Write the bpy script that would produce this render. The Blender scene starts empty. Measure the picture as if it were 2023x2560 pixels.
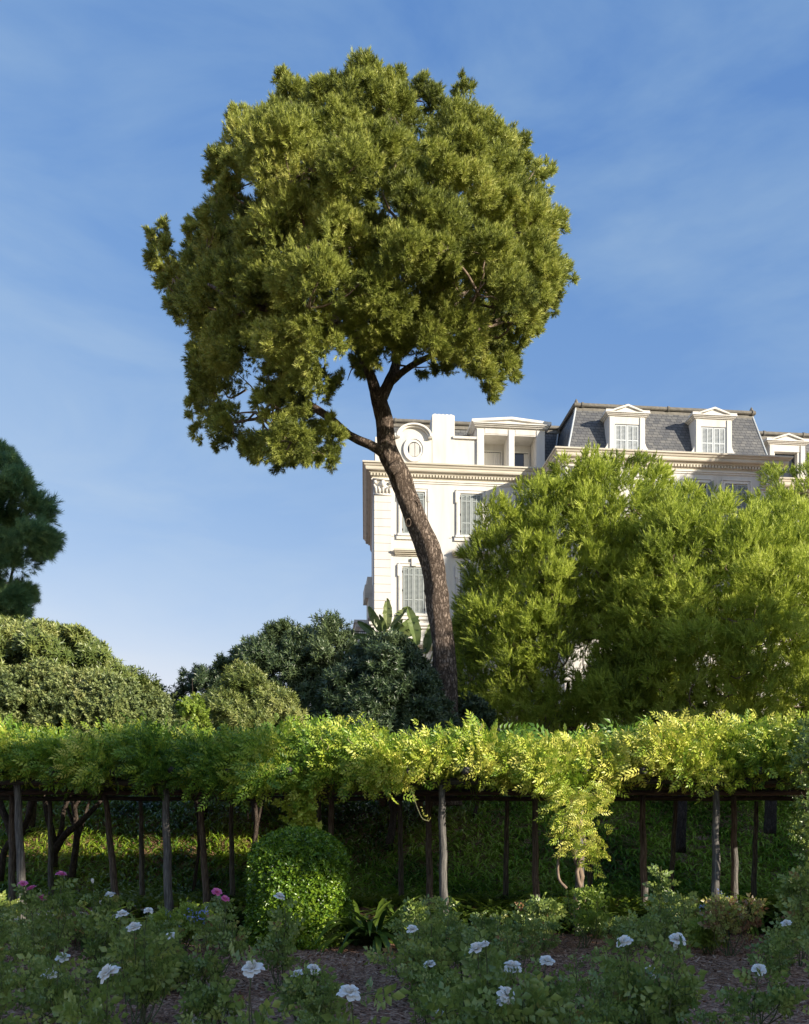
import bpy, math, random
import numpy as np
from mathutils import Vector, Matrix

# ------------------------------------------------------------------ camera, sky, sun, exposure
SC = bpy.context.scene
COL = SC.collection
F, CX, HY, EYE = 1941.9, 854.0, 1756.0, 1.6
cam_d = bpy.data.cameras.new('camera'); cam = bpy.data.objects.new('camera', cam_d); COL.objects.link(cam)
cam.location = (0, 0, EYE); cam.rotation_euler = (math.radians(90), 0, 0)
cam_d.sensor_fit = 'HORIZONTAL'; cam_d.sensor_width = 36; cam_d.lens = 36*2300/2023
cam_d.shift_y = 800/2023; cam_d.clip_start = 0.1; cam_d.clip_end = 6000
SC.camera = cam
SC.view_settings.view_transform = 'Standard'; SC.view_settings.look = 'None'
SC.view_settings.exposure = 1.5; SC.view_settings.gamma = 1
SUN_EL = 17.0; SUN_AZ = 55.0          # degrees to the right of straight behind the camera
w = bpy.data.worlds.new('World'); SC.world = w; w.use_nodes = True
nt = w.node_tree; N = nt.nodes; Lk = nt.links
for n in list(N): N.remove(n)
out = N.new('ShaderNodeOutputWorld'); bg = N.new('ShaderNodeBackground'); bg.inputs['Strength'].default_value = 0.15
sky = N.new('ShaderNodeTexSky'); sky.sky_type = 'NISHITA'; sky.sun_disc = False
sky.sun_elevation = math.radians(SUN_EL); sky.sun_rotation = math.radians(180-SUN_AZ)
sky.altitude = 50; sky.air_density = 1.0; sky.dust_density = 0.5; sky.ozone_density = 2.4
geo = N.new('ShaderNodeTexCoord')
mp = N.new('ShaderNodeMapping'); mp.inputs['Location'].default_value = (3.1, .4, 1.7); mp.inputs['Rotation'].default_value = (0.2, 0.55, 0.3); mp.inputs['Scale'].default_value = (1.3, 1.0, 3.6)
Lk.new(geo.outputs['Generated'], mp.inputs['Vector'])
n1 = N.new('ShaderNodeTexNoise'); n1.inputs['Scale'].default_value = 2.6; n1.inputs['Detail'].default_value = 12; n1.inputs['Roughness'].default_value = 0.55; n1.inputs['Distortion'].default_value = 0.45
Lk.new(mp.outputs['Vector'], n1.inputs['Vector'])
r1 = N.new('ShaderNodeMapRange'); r1.inputs['From Min'].default_value = 0.40; r1.inputs['From Max'].default_value = 0.8
r1.inputs['To Max'].default_value = 0.30
Lk.new(n1.outputs['Fac'], r1.inputs['Value'])
mixc = N.new('ShaderNodeMixRGB'); mixc.inputs['Color2'].default_value = (2.15, 3.2, 3.4, 1)
Lk.new(r1.outputs['Result'], mixc.inputs['Fac'])
gm = N.new('ShaderNodeGamma'); gm.inputs['Gamma'].default_value = 0.75; Lk.new(sky.outputs['Color'], gm.inputs['Color'])
sc_ = N.new('ShaderNodeMixRGB'); sc_.blend_type = 'MULTIPLY'; sc_.inputs['Fac'].default_value = 1; sc_.inputs['Color2'].default_value = (.86, .93, 1.05, 1); Lk.new(gm.outputs['Color'], sc_.inputs['Color1'])
Lk.new(sc_.outputs['Color'], mixc.inputs['Color1'])
sp_ = N.new('ShaderNodeSeparateColor'); cb_ = N.new('ShaderNodeCombineColor'); Lk.new(mixc.outputs['Color'], sp_.inputs[0])
for i_, (k_, g_) in enumerate(((.63, 1.5), (.63, 1.0), (1.03, .53))):
    pw_ = N.new('ShaderNodeMath'); pw_.operation = 'POWER'; pw_.inputs[1].default_value = g_; ml_ = N.new('ShaderNodeMath'); ml_.operation = 'MULTIPLY'; ml_.inputs[1].default_value = k_
    Lk.new(sp_.outputs[i_], pw_.inputs[0]); Lk.new(pw_.outputs[0], ml_.inputs[0]); Lk.new(ml_.outputs[0], cb_.inputs[i_])
mn_ = N.new('ShaderNodeMath'); mn_.operation = 'MINIMUM'; mr_ = N.new('ShaderNodeMath'); mr_.operation = 'MULTIPLY'; mr_.inputs[1].default_value = .93
Lk.new(cb_.inputs[0].links[0].from_socket, mn_.inputs[0]); Lk.new(cb_.inputs[1].links[0].from_socket, mr_.inputs[0]); Lk.new(mr_.outputs[0], mn_.inputs[1]); Lk.new(mn_.outputs[0], cb_.inputs[0])
Lk.new(cb_.outputs[0], bg.inputs['Color']); Lk.new(bg.outputs['Background'], out.inputs['Surface'])
sl = bpy.data.lights.new('sun', 'SUN'); so = bpy.data.objects.new('sun', sl); COL.objects.link(so)
sl.energy = 2.75; sl.angle = math.radians(0.53); sl.color = (1.0, 0.895, 0.75)
_a, _e = math.radians(SUN_AZ), math.radians(SUN_EL)
SD = Vector((math.sin(_a)*math.cos(_e), -math.cos(_a)*math.cos(_e), math.sin(_e)))   # towards the sun
so.rotation_euler = SD.to_track_quat('Z', 'Y').to_euler(); so.location = SD*60

rng = np.random.default_rng(7); random.seed(7)
def P(px, py, Y): return Vector(((px-CX)*Y/F, Y, EYE+(HY-py)*Y/F))
def gz(x, y):                                   # terrain height
    def ss(a, b, t):
        t = np.clip((t-a)/(b-a), 0, 1); return t*t*(3-2*t)
    return 2.9*ss(22.0, 31.5, y) + 0.9*ss(31, 38, y)

# ------------------------------------------------------------------ materials
def newmat(name):
    m = bpy.data.materials.new(name); m.use_nodes = True
    return m, m.node_tree.nodes, m.node_tree.links, m.node_tree.nodes['Principled BSDF']
def ramp(n, cols):
    r = n.new('ShaderNodeValToRGB'); e = r.color_ramp.elements
    while len(e) < len(cols): e.new(0.5)
    for i, c in enumerate(cols):
        e[i].position = i/(len(cols)-1); e[i].color = (*c, 1)
    return r
def leafmat(name, cols, trans=0.3, rough=0.5, spec=0.35, nscale=0.6):
    m, n, l, b = newmat(name)
    at = n.new('ShaderNodeAttribute'); at.attribute_name = 'rnd'
    tc = n.new('ShaderNodeTexCoord'); nz = n.new('ShaderNodeTexNoise'); nz.inputs['Scale'].default_value = nscale; nz.inputs['Detail'].default_value = 2
    l.new(tc.outputs['Object'], nz.inputs['Vector'])
    mr = n.new('ShaderNodeMapRange'); mr.inputs['From Min'].default_value = .3; mr.inputs['From Max'].default_value = .7; mr.inputs['To Min'].default_value = -.22; mr.inputs['To Max'].default_value = .22
    l.new(nz.outputs['Fac'], mr.inputs['Value'])
    ad = n.new('ShaderNodeMath'); ad.operation = 'ADD'; ad.use_clamp = True
    l.new(at.outputs['Fac'], ad.inputs[0]); l.new(mr.outputs['Result'], ad.inputs[1])
    r = ramp(n, cols); l.new(ad.outputs[0], r.inputs['Fac'])
    l.new(r.outputs['Color'], b.inputs['Base Color']); b.inputs['Roughness'].default_value = rough
    b.inputs['Specular IOR Level'].default_value = spec
    tr = n.new('ShaderNodeBsdfTranslucent'); l.new(r.outputs['Color'], tr.inputs['Color'])
    mx = n.new('ShaderNodeMixShader'); mx.inputs['Fac'].default_value = trans
    l.new(b.outputs[0], mx.inputs[1]); l.new(tr.outputs[0], mx.inputs[2]); l.new(mx.outputs[0], n['Material Output'].inputs['Surface'])
    return m
def noisemat(name, cols, scale=8, rough=0.8, bump=0.0, stretch=(1, 1, 1), detail=6, spec=0.3, bdist=0.02, metal=0):
    m, n, l, b = newmat(name)
    tc = n.new('ShaderNodeTexCoord'); mp = n.new('ShaderNodeMapping'); mp.inputs['Scale'].default_value = stretch
    l.new(tc.outputs['Object'], mp.inputs['Vector'])
    nz = n.new('ShaderNodeTexNoise'); nz.inputs['Scale'].default_value = scale; nz.inputs['Detail'].default_value = detail; nz.inputs['Roughness'].default_value = .6
    l.new(mp.outputs[0], nz.inputs['Vector'])
    mr = n.new('ShaderNodeMapRange'); mr.inputs['From Min'].default_value = .28; mr.inputs['From Max'].default_value = .72
    l.new(nz.outputs['Fac'], mr.inputs['Value'])
    r = ramp(n, cols); l.new(mr.outputs[0], r.inputs['Fac']); l.new(r.outputs[0], b.inputs['Base Color'])
    b.inputs['Roughness'].default_value = rough; b.inputs['Specular IOR Level'].default_value = spec; b.inputs['Metallic'].default_value = metal
    if bump:
        bp = n.new('ShaderNodeBump'); bp.inputs['Strength'].default_value = bump; bp.inputs['Distance'].default_value = bdist
        l.new(nz.outputs['Fac'], bp.inputs['Height']); l.new(bp.outputs[0], b.inputs['Normal'])
    return m
def barkmat(name, cols, sc=5.0, bump=1.0):
    m, n, l, b = newmat(name)
    tc = n.new('ShaderNodeTexCoord'); mp = n.new('ShaderNodeMapping'); mp.inputs['Scale'].default_value = (1, 1, .33)
    l.new(tc.outputs['Object'], mp.inputs['Vector'])
    vo = n.new('ShaderNodeTexVoronoi'); vo.feature = 'DISTANCE_TO_EDGE'; vo.inputs['Scale'].default_value = sc*2.2
    nz = n.new('ShaderNodeTexNoise'); nz.inputs['Scale'].default_value = sc*3; nz.inputs['Detail'].default_value = 8; nz.inputs['Roughness'].default_value = .7
    l.new(mp.outputs[0], nz.inputs['Vector'])
    ad = n.new('ShaderNodeVectorMath'); ad.operation = 'MULTIPLY_ADD'; ad.inputs[1].default_value = (.25, .25, .25)
    l.new(nz.outputs['Color'], ad.inputs[0]); l.new(mp.outputs[0], ad.inputs[2]); l.new(ad.outputs[0], vo.inputs['Vector'])
    mr = n.new('ShaderNodeMapRange'); mr.inputs['From Max'].default_value = .22; l.new(vo.outputs['Distance'], mr.inputs['Value'])
    mu = n.new('ShaderNodeMath'); mu.operation = 'MULTIPLY_ADD'; mu.inputs[1].default_value = .55
    l.new(mr.outputs[0], mu.inputs[0])
    m2 = n.new('ShaderNodeMath'); m2.operation = 'MULTIPLY'; m2.inputs[1].default_value = .6; l.new(nz.outputs['Fac'], m2.inputs[0]); l.new(m2.outputs[0], mu.inputs[2])
    r = ramp(n, cols); l.new(mu.outputs[0], r.inputs['Fac']); l.new(r.outputs[0], b.inputs['Base Color'])
    b.inputs['Roughness'].default_value = .9; b.inputs['Specular IOR Level'].default_value = .15
    bp = n.new('ShaderNodeBump'); bp.inputs['Strength'].default_value = bump; bp.inputs['Distance'].default_value = .07
    l.new(mu.outputs[0], bp.inputs['Height']); l.new(bp.outputs[0], b.inputs['Normal'])
    return m
M = {}
M['pine'] = leafmat('pine_needles', [(.055, .075, .025), (.19, .23, .045), (.43, .47, .10), (.66, .65, .20)], .2, .5, .35)
M['pine_young'] = leafmat('young_pine_needles', [(.07, .10, .025), (.25, .325, .045), (.49, .57, .085), (.70, .75, .18)], .27, .5, .35)
M['pine_blue'] = leafmat('bluish_pine_needles', [(.07, .16, .08), (.14, .27, .12), (.28, .40, .15)], .35, .55)
M['olive'] = leafmat('olive_leaves', [(.05, .08, .022), (.12, .17, .04), (.23, .27, .07), (.36, .37, .12)], .15, .38, .5)
M['shrub_light'] = leafmat('pale_shrub_leaves', [(.08, .115, .04), (.17, .22, .075), (.29, .33, .11), (.36, .34, .15)], .15, .42, .4)
M['shrub_dark'] = leafmat('dark_shrub_leaves', [(.03, .055, .025), (.07, .11, .045), (.15, .20, .08)], .12, .36, .55)
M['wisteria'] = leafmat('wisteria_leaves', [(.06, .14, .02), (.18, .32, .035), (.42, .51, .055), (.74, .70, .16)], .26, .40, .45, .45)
M['box'] = leafmat('clipped_bush_leaves', [(.06, .13, .015), (.15, .28, .025), (.32, .46, .035)], .25, .3, .6)
M['strap'] = leafmat('strap_leaves', [(.035, .07, .015), (.08, .14, .02), (.15, .21, .03)], .25, .32, .5)
M['bank'] = leafmat('bank_leaves', [(.05, .11, .012), (.17, .31, .025), (.36, .50, .04), (.5, .56, .11)], .35, .4, .5, .3)
M['rose_leaf'] = leafmat('rose_leaves', [(.06, .105, .025), (.14, .215, .05), (.22, .30, .065), (.38, .43, .10), (.28, .13, .07)], .15, .34, .6, 1.6)
M['rose_lit'] = leafmat('lit_yellow_green_leaves', [(.14, .22, .03), (.26, .36, .05), (.4, .45, .09)], .3, .4, .4)  # yellow-green leaves; on the rose and plumbago it paints in sunlight
M['banana'] = leafmat('paddle_leaves', [(.07, .13, .04), (.13, .19, .06), (.20, .24, .09)], .25, .35, .5)
M['bark'] = barkmat('pine_bark', [(.03, .022, .018), (.10, .075, .058), (.22, .165, .13), (.36, .29, .23)], 5.6, 1.0)
M['bark_dark'] = barkmat('dark_bark', [(.02, .016, .013), (.06, .045, .035), (.12, .095, .075)], 6, .6)
M['twig'] = noisemat('twig', [(.13, .09, .065), (.33, .25, .185)], 10, .9)
M['post'] = noisemat('weathered_wood', [(.035, .034, .032), (.125, .118, .108), (.29, .27, .24)], 9, .85, .7, (6, 6, .5), 8, .2, .03)
M['beam'] = noisemat('grey_log', [(.025, .024, .022), (.08, .075, .068), (.15, .14, .125)], 9, .85, .7, (.5, 6, 6), 8, .2, .03)
M['stem'] = noisemat('rose_stem', [(.05, .08, .03), (.10, .12, .05), (.13, .07, .05)], 5, .6)
M['petal_w'] = leafmat('white_petals', [(.95, .925, .88), (.95, .93, .88), (.95, .87, .80)], .2, .45, .3, 3)
M['petal_p'] = leafmat('pink_petals', [(.80, .16, .42), (.88, .28, .52), (.92, .48, .64)], .3, .5, .2, 3)
M['petal_b'] = leafmat('blue_petals', [(.30, .38, .78), (.45, .52, .85)], .3, .5, .2, 3)
M['wall'] = noisemat('cream_render', [(.57, .54, .49), (.66, .635, .585), (.70, .675, .63), (.71, .69, .65)], 1.1, .85, .15, (1.8, 1.8, .22), 7, .2, .01)
M['trim'] = noisemat('cream_stone_trim', [(.62, .595, .54), (.74, .715, .66), (.78, .76, .71)], 2.2, .8, .1, (1, 1, 1), 6, .2, .01)
M['cornice'] = noisemat('weathered_cornice', [(.50, .46, .37), (.64, .59, .49), (.70, .655, .55)], 1.6, .8, .15, (.4, 1, 3), 6, .2, .01)
M['shutter'] = noisemat('grey_green_shutter', [(.30, .335, .33), (.38, .41, .40)], 4, .55)
M['shutter_w'] = noisemat('white_grey_shutter', [(.48, .52, .54), (.56, .59, .60)], 4, .55)
M['lead'] = noisemat('lead_gutter', [(.13, .12, .10), (.24, .22, .185)], 5, .6, .2)
M['tile'] = noisemat('roof_tile', [(.16, .09, .06), (.30, .19, .14)], 9, .9, .3)
M['iron'] = noisemat('wrought_iron', [(.02, .02, .022), (.04, .04, .04)], 9, .5)
M['curtain'] = noisemat('curtain', [(.62, .60, .55), (.74, .72, .68)], 9, .9, 0, (3, 1, .1))
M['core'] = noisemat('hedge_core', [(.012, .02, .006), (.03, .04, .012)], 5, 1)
m, n, l, b = newmat('window_glass'); b.inputs['Base Color'].default_value = (.02, .025, .035, 1); b.inputs['Roughness'].default_value = .06; b.inputs['Specular IOR Level'].default_value = .8; M['glass'] = m
def slatemat():
    m, n, l, b = newmat('slate')
    tc = n.new('ShaderNodeTexCoord'); sp = n.new('ShaderNodeSeparateXYZ'); cb = n.new('ShaderNodeCombineXYZ')
    l.new(tc.outputs['Object'], sp.inputs[0])
    ad = n.new('ShaderNodeMath'); ad.operation = 'ADD'; l.new(sp.outputs['X'], ad.inputs[0]); l.new(sp.outputs['Y'], ad.inputs[1])
    l.new(ad.outputs[0], cb.inputs['X']); l.new(sp.outputs['Z'], cb.inputs['Y'])
    br = n.new('ShaderNodeTexBrick'); br.inputs['Scale'].default_value = 1; br.inputs['Brick Width'].default_value = .30; br.inputs['Row Height'].default_value = .17
    br.inputs['Mortar Size'].default_value = .012; br.inputs['Color1'].default_value = (.10, .105, .115, 1); br.inputs['Color2'].default_value = (.185, .185, .18, 1); br.inputs['Mortar'].default_value = (.03, .03, .035, 1)
    l.new(cb.outputs[0], br.inputs['Vector'])
    nz = n.new('ShaderNodeTexNoise'); nz.inputs['Scale'].default_value = 1.6; nz.inputs['Detail'].default_value = 6; l.new(tc.outputs['Object'], nz.inputs['Vector'])
    mx = n.new('ShaderNodeMixRGB'); mx.blend_type = 'MULTIPLY'; mx.inputs['Fac'].default_value = .7
    r = ramp(n, [(.45, .47, .5), (1.25, 1.2, 1.1)]); l.new(nz.outputs['Fac'], r.inputs['Fac']); l.new(br.outputs['Color'], mx.inputs[1]); l.new(r.outputs[0], mx.inputs[2])
    l.new(mx.outputs[0], b.inputs['Base Color']); b.inputs['Roughness'].default_value = .55
    bp = n.new('ShaderNodeBump'); bp.inputs['Strength'].default_value = .5; bp.inputs['Distance'].default_value = .02; l.new(br.outputs['Fac'], bp.inputs['Height']); bp.invert = True
    l.new(bp.outputs[0], b.inputs['Normal']); return m
M['slate'] = slatemat()
def mulchmat():
    m, n, l, b = newmat('bark_mulch')
    tc = n.new('ShaderNodeTexCoord'); vo = n.new('ShaderNodeTexVoronoi'); vo.inputs['Scale'].default_value = 38; vo.inputs['Randomness'].default_value = 1
    mp = n.new('ShaderNodeMapping'); mp.inputs['Scale'].default_value = (1, .6, 1); mp.inputs['Rotation'].default_value = (0, 0, .6)
    l.new(tc.outputs['Object'], mp.inputs[0]); l.new(mp.outputs[0], vo.inputs['Vector'])
    r = ramp(n, [(.10, .045, .024), (.23, .11, .06), (.34, .18, .11), (.50, .31, .21)])
    sp = n.new('ShaderNodeSeparateColor'); l.new(vo.outputs['Color'], sp.inputs[0]); l.new(sp.outputs[0], r.inputs['Fac'])
    nz = n.new('ShaderNodeTexNoise'); nz.inputs['Scale'].default_value = .8; nz.inputs['Detail'].default_value = 4; l.new(tc.outputs['Object'], nz.inputs['Vector'])
    mx = n.new('ShaderNodeMixRGB'); mx.blend_type = 'MULTIPLY'; mx.inputs['Fac'].default_value = .6; r2 = ramp(n, [(.5, .5, .5), (1.3, 1.3, 1.3)]); l.new(nz.outputs['Fac'], r2.inputs['Fac'])
    l.new(r.outputs[0], mx.inputs[1]); l.new(r2.outputs[0], mx.inputs[2]); l.new(mx.outputs[0], b.inputs['Base Color']); b.inputs['Roughness'].default_value = .95
    bp = n.new('ShaderNodeBump'); bp.inputs['Strength'].default_value = .8; bp.inputs['Distance'].default_value = .03; l.new(vo.outputs['Distance'], bp.inputs['Height']); l.new(bp.outputs[0], b.inputs['Normal'])
    return m
M['mulch'] = mulchmat()
def brickmat():
    m, n, l, b = newmat('terracotta_paving')
    tc = n.new('ShaderNodeTexCoord'); br = n.new('ShaderNodeTexBrick'); br.inputs['Scale'].default_value = 1; br.inputs['Brick Width'].default_value = .24; br.inputs['Row Height'].default_value = .12; br.inputs['Mortar Size'].default_value = .008
    br.inputs['Color1'].default_value = (.34, .13, .08, 1); br.inputs['Color2'].default_value = (.42, .18, .11, 1); br.inputs['Mortar'].default_value = (.16, .10, .08, 1)
    l.new(tc.outputs['Object'], br.inputs['Vector']); l.new(br.outputs['Color'], b.inputs['Base Color']); b.inputs['Roughness'].default_value = .85; return m
M['brick'] = brickmat()

# ------------------------------------------------------------------ object helpers
def link(o, parent=None):
    COL.objects.link(o)
    if parent is not None: o.parent = parent
    return o
def tag(o, label=None, cat=None, group=None, kind=None):
    if label: o['label'] = label
    if cat: o['category'] = cat
    if group: o['group'] = group
    if kind: o['kind'] = kind
    return o
def thing(name, label, cat, loc=(0, 0, 0), rz=0, group=None):
    o = link(bpy.data.objects.new(name, None)); o.location = loc; o.rotation_euler = (0, 0, rz); o.empty_display_size = .3
    return tag(o, label, cat, group)
def arr_mesh(name, V, Fa, mat, parent=None, rnd=None, smooth=False):
    V = np.asarray(V, dtype=np.float32); Fa = np.asarray(Fa, dtype=np.int32); nf, k = Fa.shape
    me = bpy.data.meshes.new(name); me.vertices.add(len(V)); me.vertices.foreach_set('co', V.ravel())
    me.loops.add(nf*k); me.loops.foreach_set('vertex_index', Fa.ravel())
    me.polygons.add(nf); me.polygons.foreach_set('loop_start', np.arange(0, nf*k, k, dtype=np.int32))
    if rnd is not None:
        a = me.attributes.new('rnd', 'FLOAT', 'FACE'); a.data.foreach_set('value', np.asarray(rnd, dtype=np.float32))
    if smooth: me.polygons.foreach_set('use_smooth', np.ones(nf, dtype=bool))
    me.update(calc_edges=True); me.materials.append(mat)
    return link(bpy.data.objects.new(name, me), parent)
class MB:
    def __init__(s): s.v = []; s.f = []
    def add(s, vs, fs):
        b = len(s.v); s.v += [tuple(v) for v in vs]; s.f += [tuple(b+i for i in f) for f in fs]; return s
    def box(s, x0, x1, y0, y1, z0, z1):
        return s.add([(x0, y0, z0), (x1, y0, z0), (x1, y1, z0), (x0, y1, z0), (x0, y0, z1), (x1, y0, z1), (x1, y1, z1), (x0, y1, z1)],
                     [(0, 3, 2, 1), (4, 5, 6, 7), (0, 1, 5, 4), (1, 2, 6, 5), (2, 3, 7, 6), (3, 0, 4, 7)])
    def prism(s, poly, y0, y1):                 # poly in x,z extruded along y
        n = len(poly)
        return s.add([(x, y0, z) for x, z in poly]+[(x, y1, z) for x, z in poly],
                     [tuple(range(n)), tuple(range(2*n-1, n-1, -1))]+[(i, i+n, (i+1) % n+n, (i+1) % n) for i in range(n)])
    def tube(s, pts, rads, seg=10, rough=0, cap=True, rs=random):
        pts = [Vector(p) for p in pts]; n = len(pts); up = Vector((0.13, 0.9, 0.2)); ring = []
        for i, p in enumerate(pts):
            t = (pts[min(i+1, n-1)]-pts[max(i-1, 0)]).normalized(); a = t.cross(up)
            if a.length < .1: a = t.cross(Vector((1, 0, 0)))
            a.normalize(); c = t.cross(a).normalized()
            ring.append([p+(a*math.cos(2*math.pi*k/seg)+c*math.sin(2*math.pi*k/seg))*rads[i]*(1+rough*(rs.random()-.5)) for k in range(seg)])
        vs = [v for r in ring for v in r]
        fs = [(i*seg+k, i*seg+(k+1) % seg, (i+1)*seg+(k+1) % seg, (i+1)*seg+k) for i in range(n-1) for k in range(seg)]
        if cap: fs += [tuple(range(seg-1, -1, -1)), tuple((n-1)*seg+k for k in range(seg))]
        return s.add(vs, fs)
    def build(s, name, mat, parent=None, smooth=False):
        me = bpy.data.meshes.new(name); me.from_pydata(s.v, [], s.f); me.update(); me.materials.append(mat)
        if smooth:
            for p in me.polygons: p.use_smooth = True
        return link(bpy.data.objects.new(name, me), parent)
def spline(ctrl, n):                            # Catmull-Rom through control rows
    c = np.array(ctrl, float); c = np.vstack([2*c[0]-c[1], c, 2*c[-1]-c[-2]]); o = []
    segs = len(c)-3
    for i in range(n):
        t = i/(n-1)*segs; k = min(int(t), segs-1); t -= k; a, b_, d, e = c[k:k+4]
        o.append(.5*((2*b_)+(-a+d)*t+(2*a-5*b_+4*d-e)*t*t+(-a+3*b_-3*d+e)*t**3))
    return np.array(o)

# ------------------------------------------------------------------ foliage helpers (numpy)
def norm(v): return v/np.maximum(np.linalg.norm(v, axis=-1, keepdims=True), 1e-9)
def basis(d, roll=None):
    d = norm(d); m = len(d)
    r = norm(rng.normal(size=(m, 3))) if roll is None else roll
    a = norm(np.cross(r, d)); b_ = np.cross(d, a)
    return np.stack([a, b_, d], axis=2)         # columns: local x,y,z
def scatter(tpl, pos, R, sc, r0=None, jit=.25):
    V, Fa = tpl; m = len(pos); n = len(V); k = Fa.shape[1]
    out = np.einsum('mij,nj->mni', R, V)*np.asarray(sc).reshape(-1, 1, 1)+pos[:, None, :]
    Fo = (Fa[None]+(np.arange(m)*n)[:, None, None]).reshape(-1, k)
    if r0 is None: r0 = rng.random(m)
    rr = (np.repeat(r0, len(Fa))+jit*(rng.random(m*len(Fa))-.5)).clip(0, 1)
    return out.reshape(-1, 3), Fo, rr
def join(parts):
    Vs, Fs, Rs, o = [], [], [], 0
    for V, Fa, r in parts: Vs.append(V); Fs.append(Fa+o); Rs.append(r); o += len(V)
    return np.vstack(Vs), np.vstack(Fs), np.concatenate(Rs)
def pine_shoot(n=24, L=.30, nl=.13, w=.013, ang=(.45, 1.0)):
    r = np.random.default_rng(3); V = []; Fa = []
    for i in range(n):
        t = (i+.5)/n*L; a = i*2.4; th = ang[1]+(ang[0]-ang[1])*(i/n)+r.normal()*.1
        d = np.array([math.sin(th)*math.cos(a), math.sin(th)*math.sin(a), math.cos(th)]); p = np.array([0, 0, t])
        s = norm(np.cross(d, r.normal(size=3)))*w/2; e = p+d*nl*(.8+.4*r.random())
        V += [p-s, p+s, e]; Fa.append((3*i, 3*i+1, 3*i+2))
    return np.array(V), np.array(Fa)
def leafq(L=.1, W=.04, fold=.25, droop=.15):    # one leaf: 6 verts, 4 tris
    return (np.array([(0, 0, 0), (W/2, .5*L*0.0+W*fold, L*.42), (0, 0, L*.5), (-W/2, W*fold, L*.42), (0, -droop*L, L)]),
            np.array([(0, 1, 2), (0, 2, 3), (1, 4, 2), (2, 4, 3)]))
def multi(leaf, places):                        # places: (pos, dir, roll, scale)
    V, Fa = leaf; o = []; f = []
    for i, (p, d, r, s) in enumerate(places):
        R = basis(np.array([d], float), np.array([r], float))[0]; o.append(V@R.T*s+np.array(p)); f.append(Fa+i*len(V))
    return np.vstack(o), np.vstack(f)
def twig_tpl(n=9, L=.1, W=.035, len_=.14, ang=1.0, seed=1):
    r = np.random.default_rng(seed); pl = []
    for i in range(n):
        a = i*2.4; th = ang*(1-.5*i/n)+r.normal()*.15; d = (math.sin(th)*math.cos(a), math.sin(th)*math.sin(a), math.cos(th))
        pl.append(((0, 0, len_*i/n), d, (0, 0, 1), .8+.4*r.random()))
    return multi(leafq(L, W), pl)
def frond_tpl(pairs=6, L=.28, l=.075, W=.026, seed=1):
    r = np.random.default_rng(seed); pl = []
    for i in range(pairs):
        t = (i+.6)/pairs; p = (0, -.35*L*t*t, L*t)
        for s in (-1, 1): pl.append((p, (s*1.0, -.15-.25*t+.2*r.normal()*.5, .55+.3*t), (0, 1, 0.2*s), .75+.35*math.sin(math.pi*t)))
    pl.append(((0, -.35*L, L), (0, -.6, 1), (0, 1, 0), 1))
    return multi(leafq(l, W, .2), pl)
def strap_tpl(L=.6, W=.035, bend=1.5, seg=5):
    V = []; p = np.array([0., 0, 0]); th = .1
    for i in range(seg+1):
        t = i/seg; wd = W*(.55+.9*t*(1-t)*1.6)*(1 if i < seg else .12)
        V += [(-wd/2, p[1], p[2]), (0, p[1]+wd*.25*math.sin(th+1.57)*-1*0, p[2]-wd*.18), (wd/2, p[1], p[2])]
        th += bend/seg; p = p+np.array([0, math.sin(th), math.cos(th)])*L/seg
    Fa = []
    for i in range(seg):
        a = 3*i
        for q in (0, 1): Fa += [(a+q, a+q+1, a+q+4, a+q+3)]
    return np.array(V), np.array(Fa)
def tri(tpl):                                   # quads to tris
    V, Fa = tpl; return (V, Fa) if Fa.shape[1] == 3 else (V, np.vstack([Fa[:, [0, 1, 2]], Fa[:, [0, 2, 3]]]))
def inpoly(pts, poly):
    x, y = pts[:, 0], pts[:, 1]; c = np.zeros(len(pts), bool); n = len(poly)
    for i in range(n):
        x1, y1 = poly[i]; x2, y2 = poly[(i+1) % n]
        k = ((y1 > y) != (y2 > y)) & (x < (x2-x1)*(y-y1)/((y2-y1) or 1e-9)+x1); c ^= k
    return c
def edgedist(pts, poly):
    d = np.full(len(pts), 1e9); n = len(poly)
    for i in range(n):
        a = np.array(poly[i], float); b_ = np.array(poly[(i+1) % n], float); ab = b_-a
        t = np.clip(((pts-a)@ab)/(ab@ab), 0, 1); d = np.minimum(d, np.linalg.norm(pts-(a+t[:, None]*ab), axis=1))
    return d
def crown_clumps(poly, Y, T, n, rr, holes=(), front=.68, Rpx=None, edge=.75, open_bottom=None):
    """clump centres filling a crown whose outline is poly and half depth is T"""
    poly = np.array(poly, float); lo, hi = poly.min(0), poly.max(0); C = []; Rr = []; Y0 = Y(900, 500) if callable(Y) else Y
    Rpx = Rpx or .5*min(hi-lo)
    while len(C) < n:
        q = lo+(hi-lo)*rng.random((400, 2)); q = q[inpoly(q, poly)]; d = edgedist(q, poly)
        if open_bottom is not None: d = np.where(q[:, 1] > open_bottom, np.maximum(d, 60), d)
        for (x, y), di in zip(q, d):
            if any(((x-h[0])/h[2])**2+((y-h[1])/h[3])**2 < 1 for h in holes): continue
            r = rr[0]+(rr[1]-rr[0])*rng.random()
            if di*Y0/F < r*edge: r = max(rr[0]*.55, di*Y0/F/edge)
            if di*Y0/F < r*edge*.9: continue
            Yq = Y(x, y) if callable(Y) else Y; k = min(1, di/Rpx); half = T*math.sqrt(max(0, 1-(1-k)**2))
            s = (1 if rng.random() > front else -1)*rng.random()**.4
            yy = Yq+s*half; C.append(P(x, y, yy)); Rr.append(r)
            if len(C) >= n: break
    return np.array(C), np.array(Rr)
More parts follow.
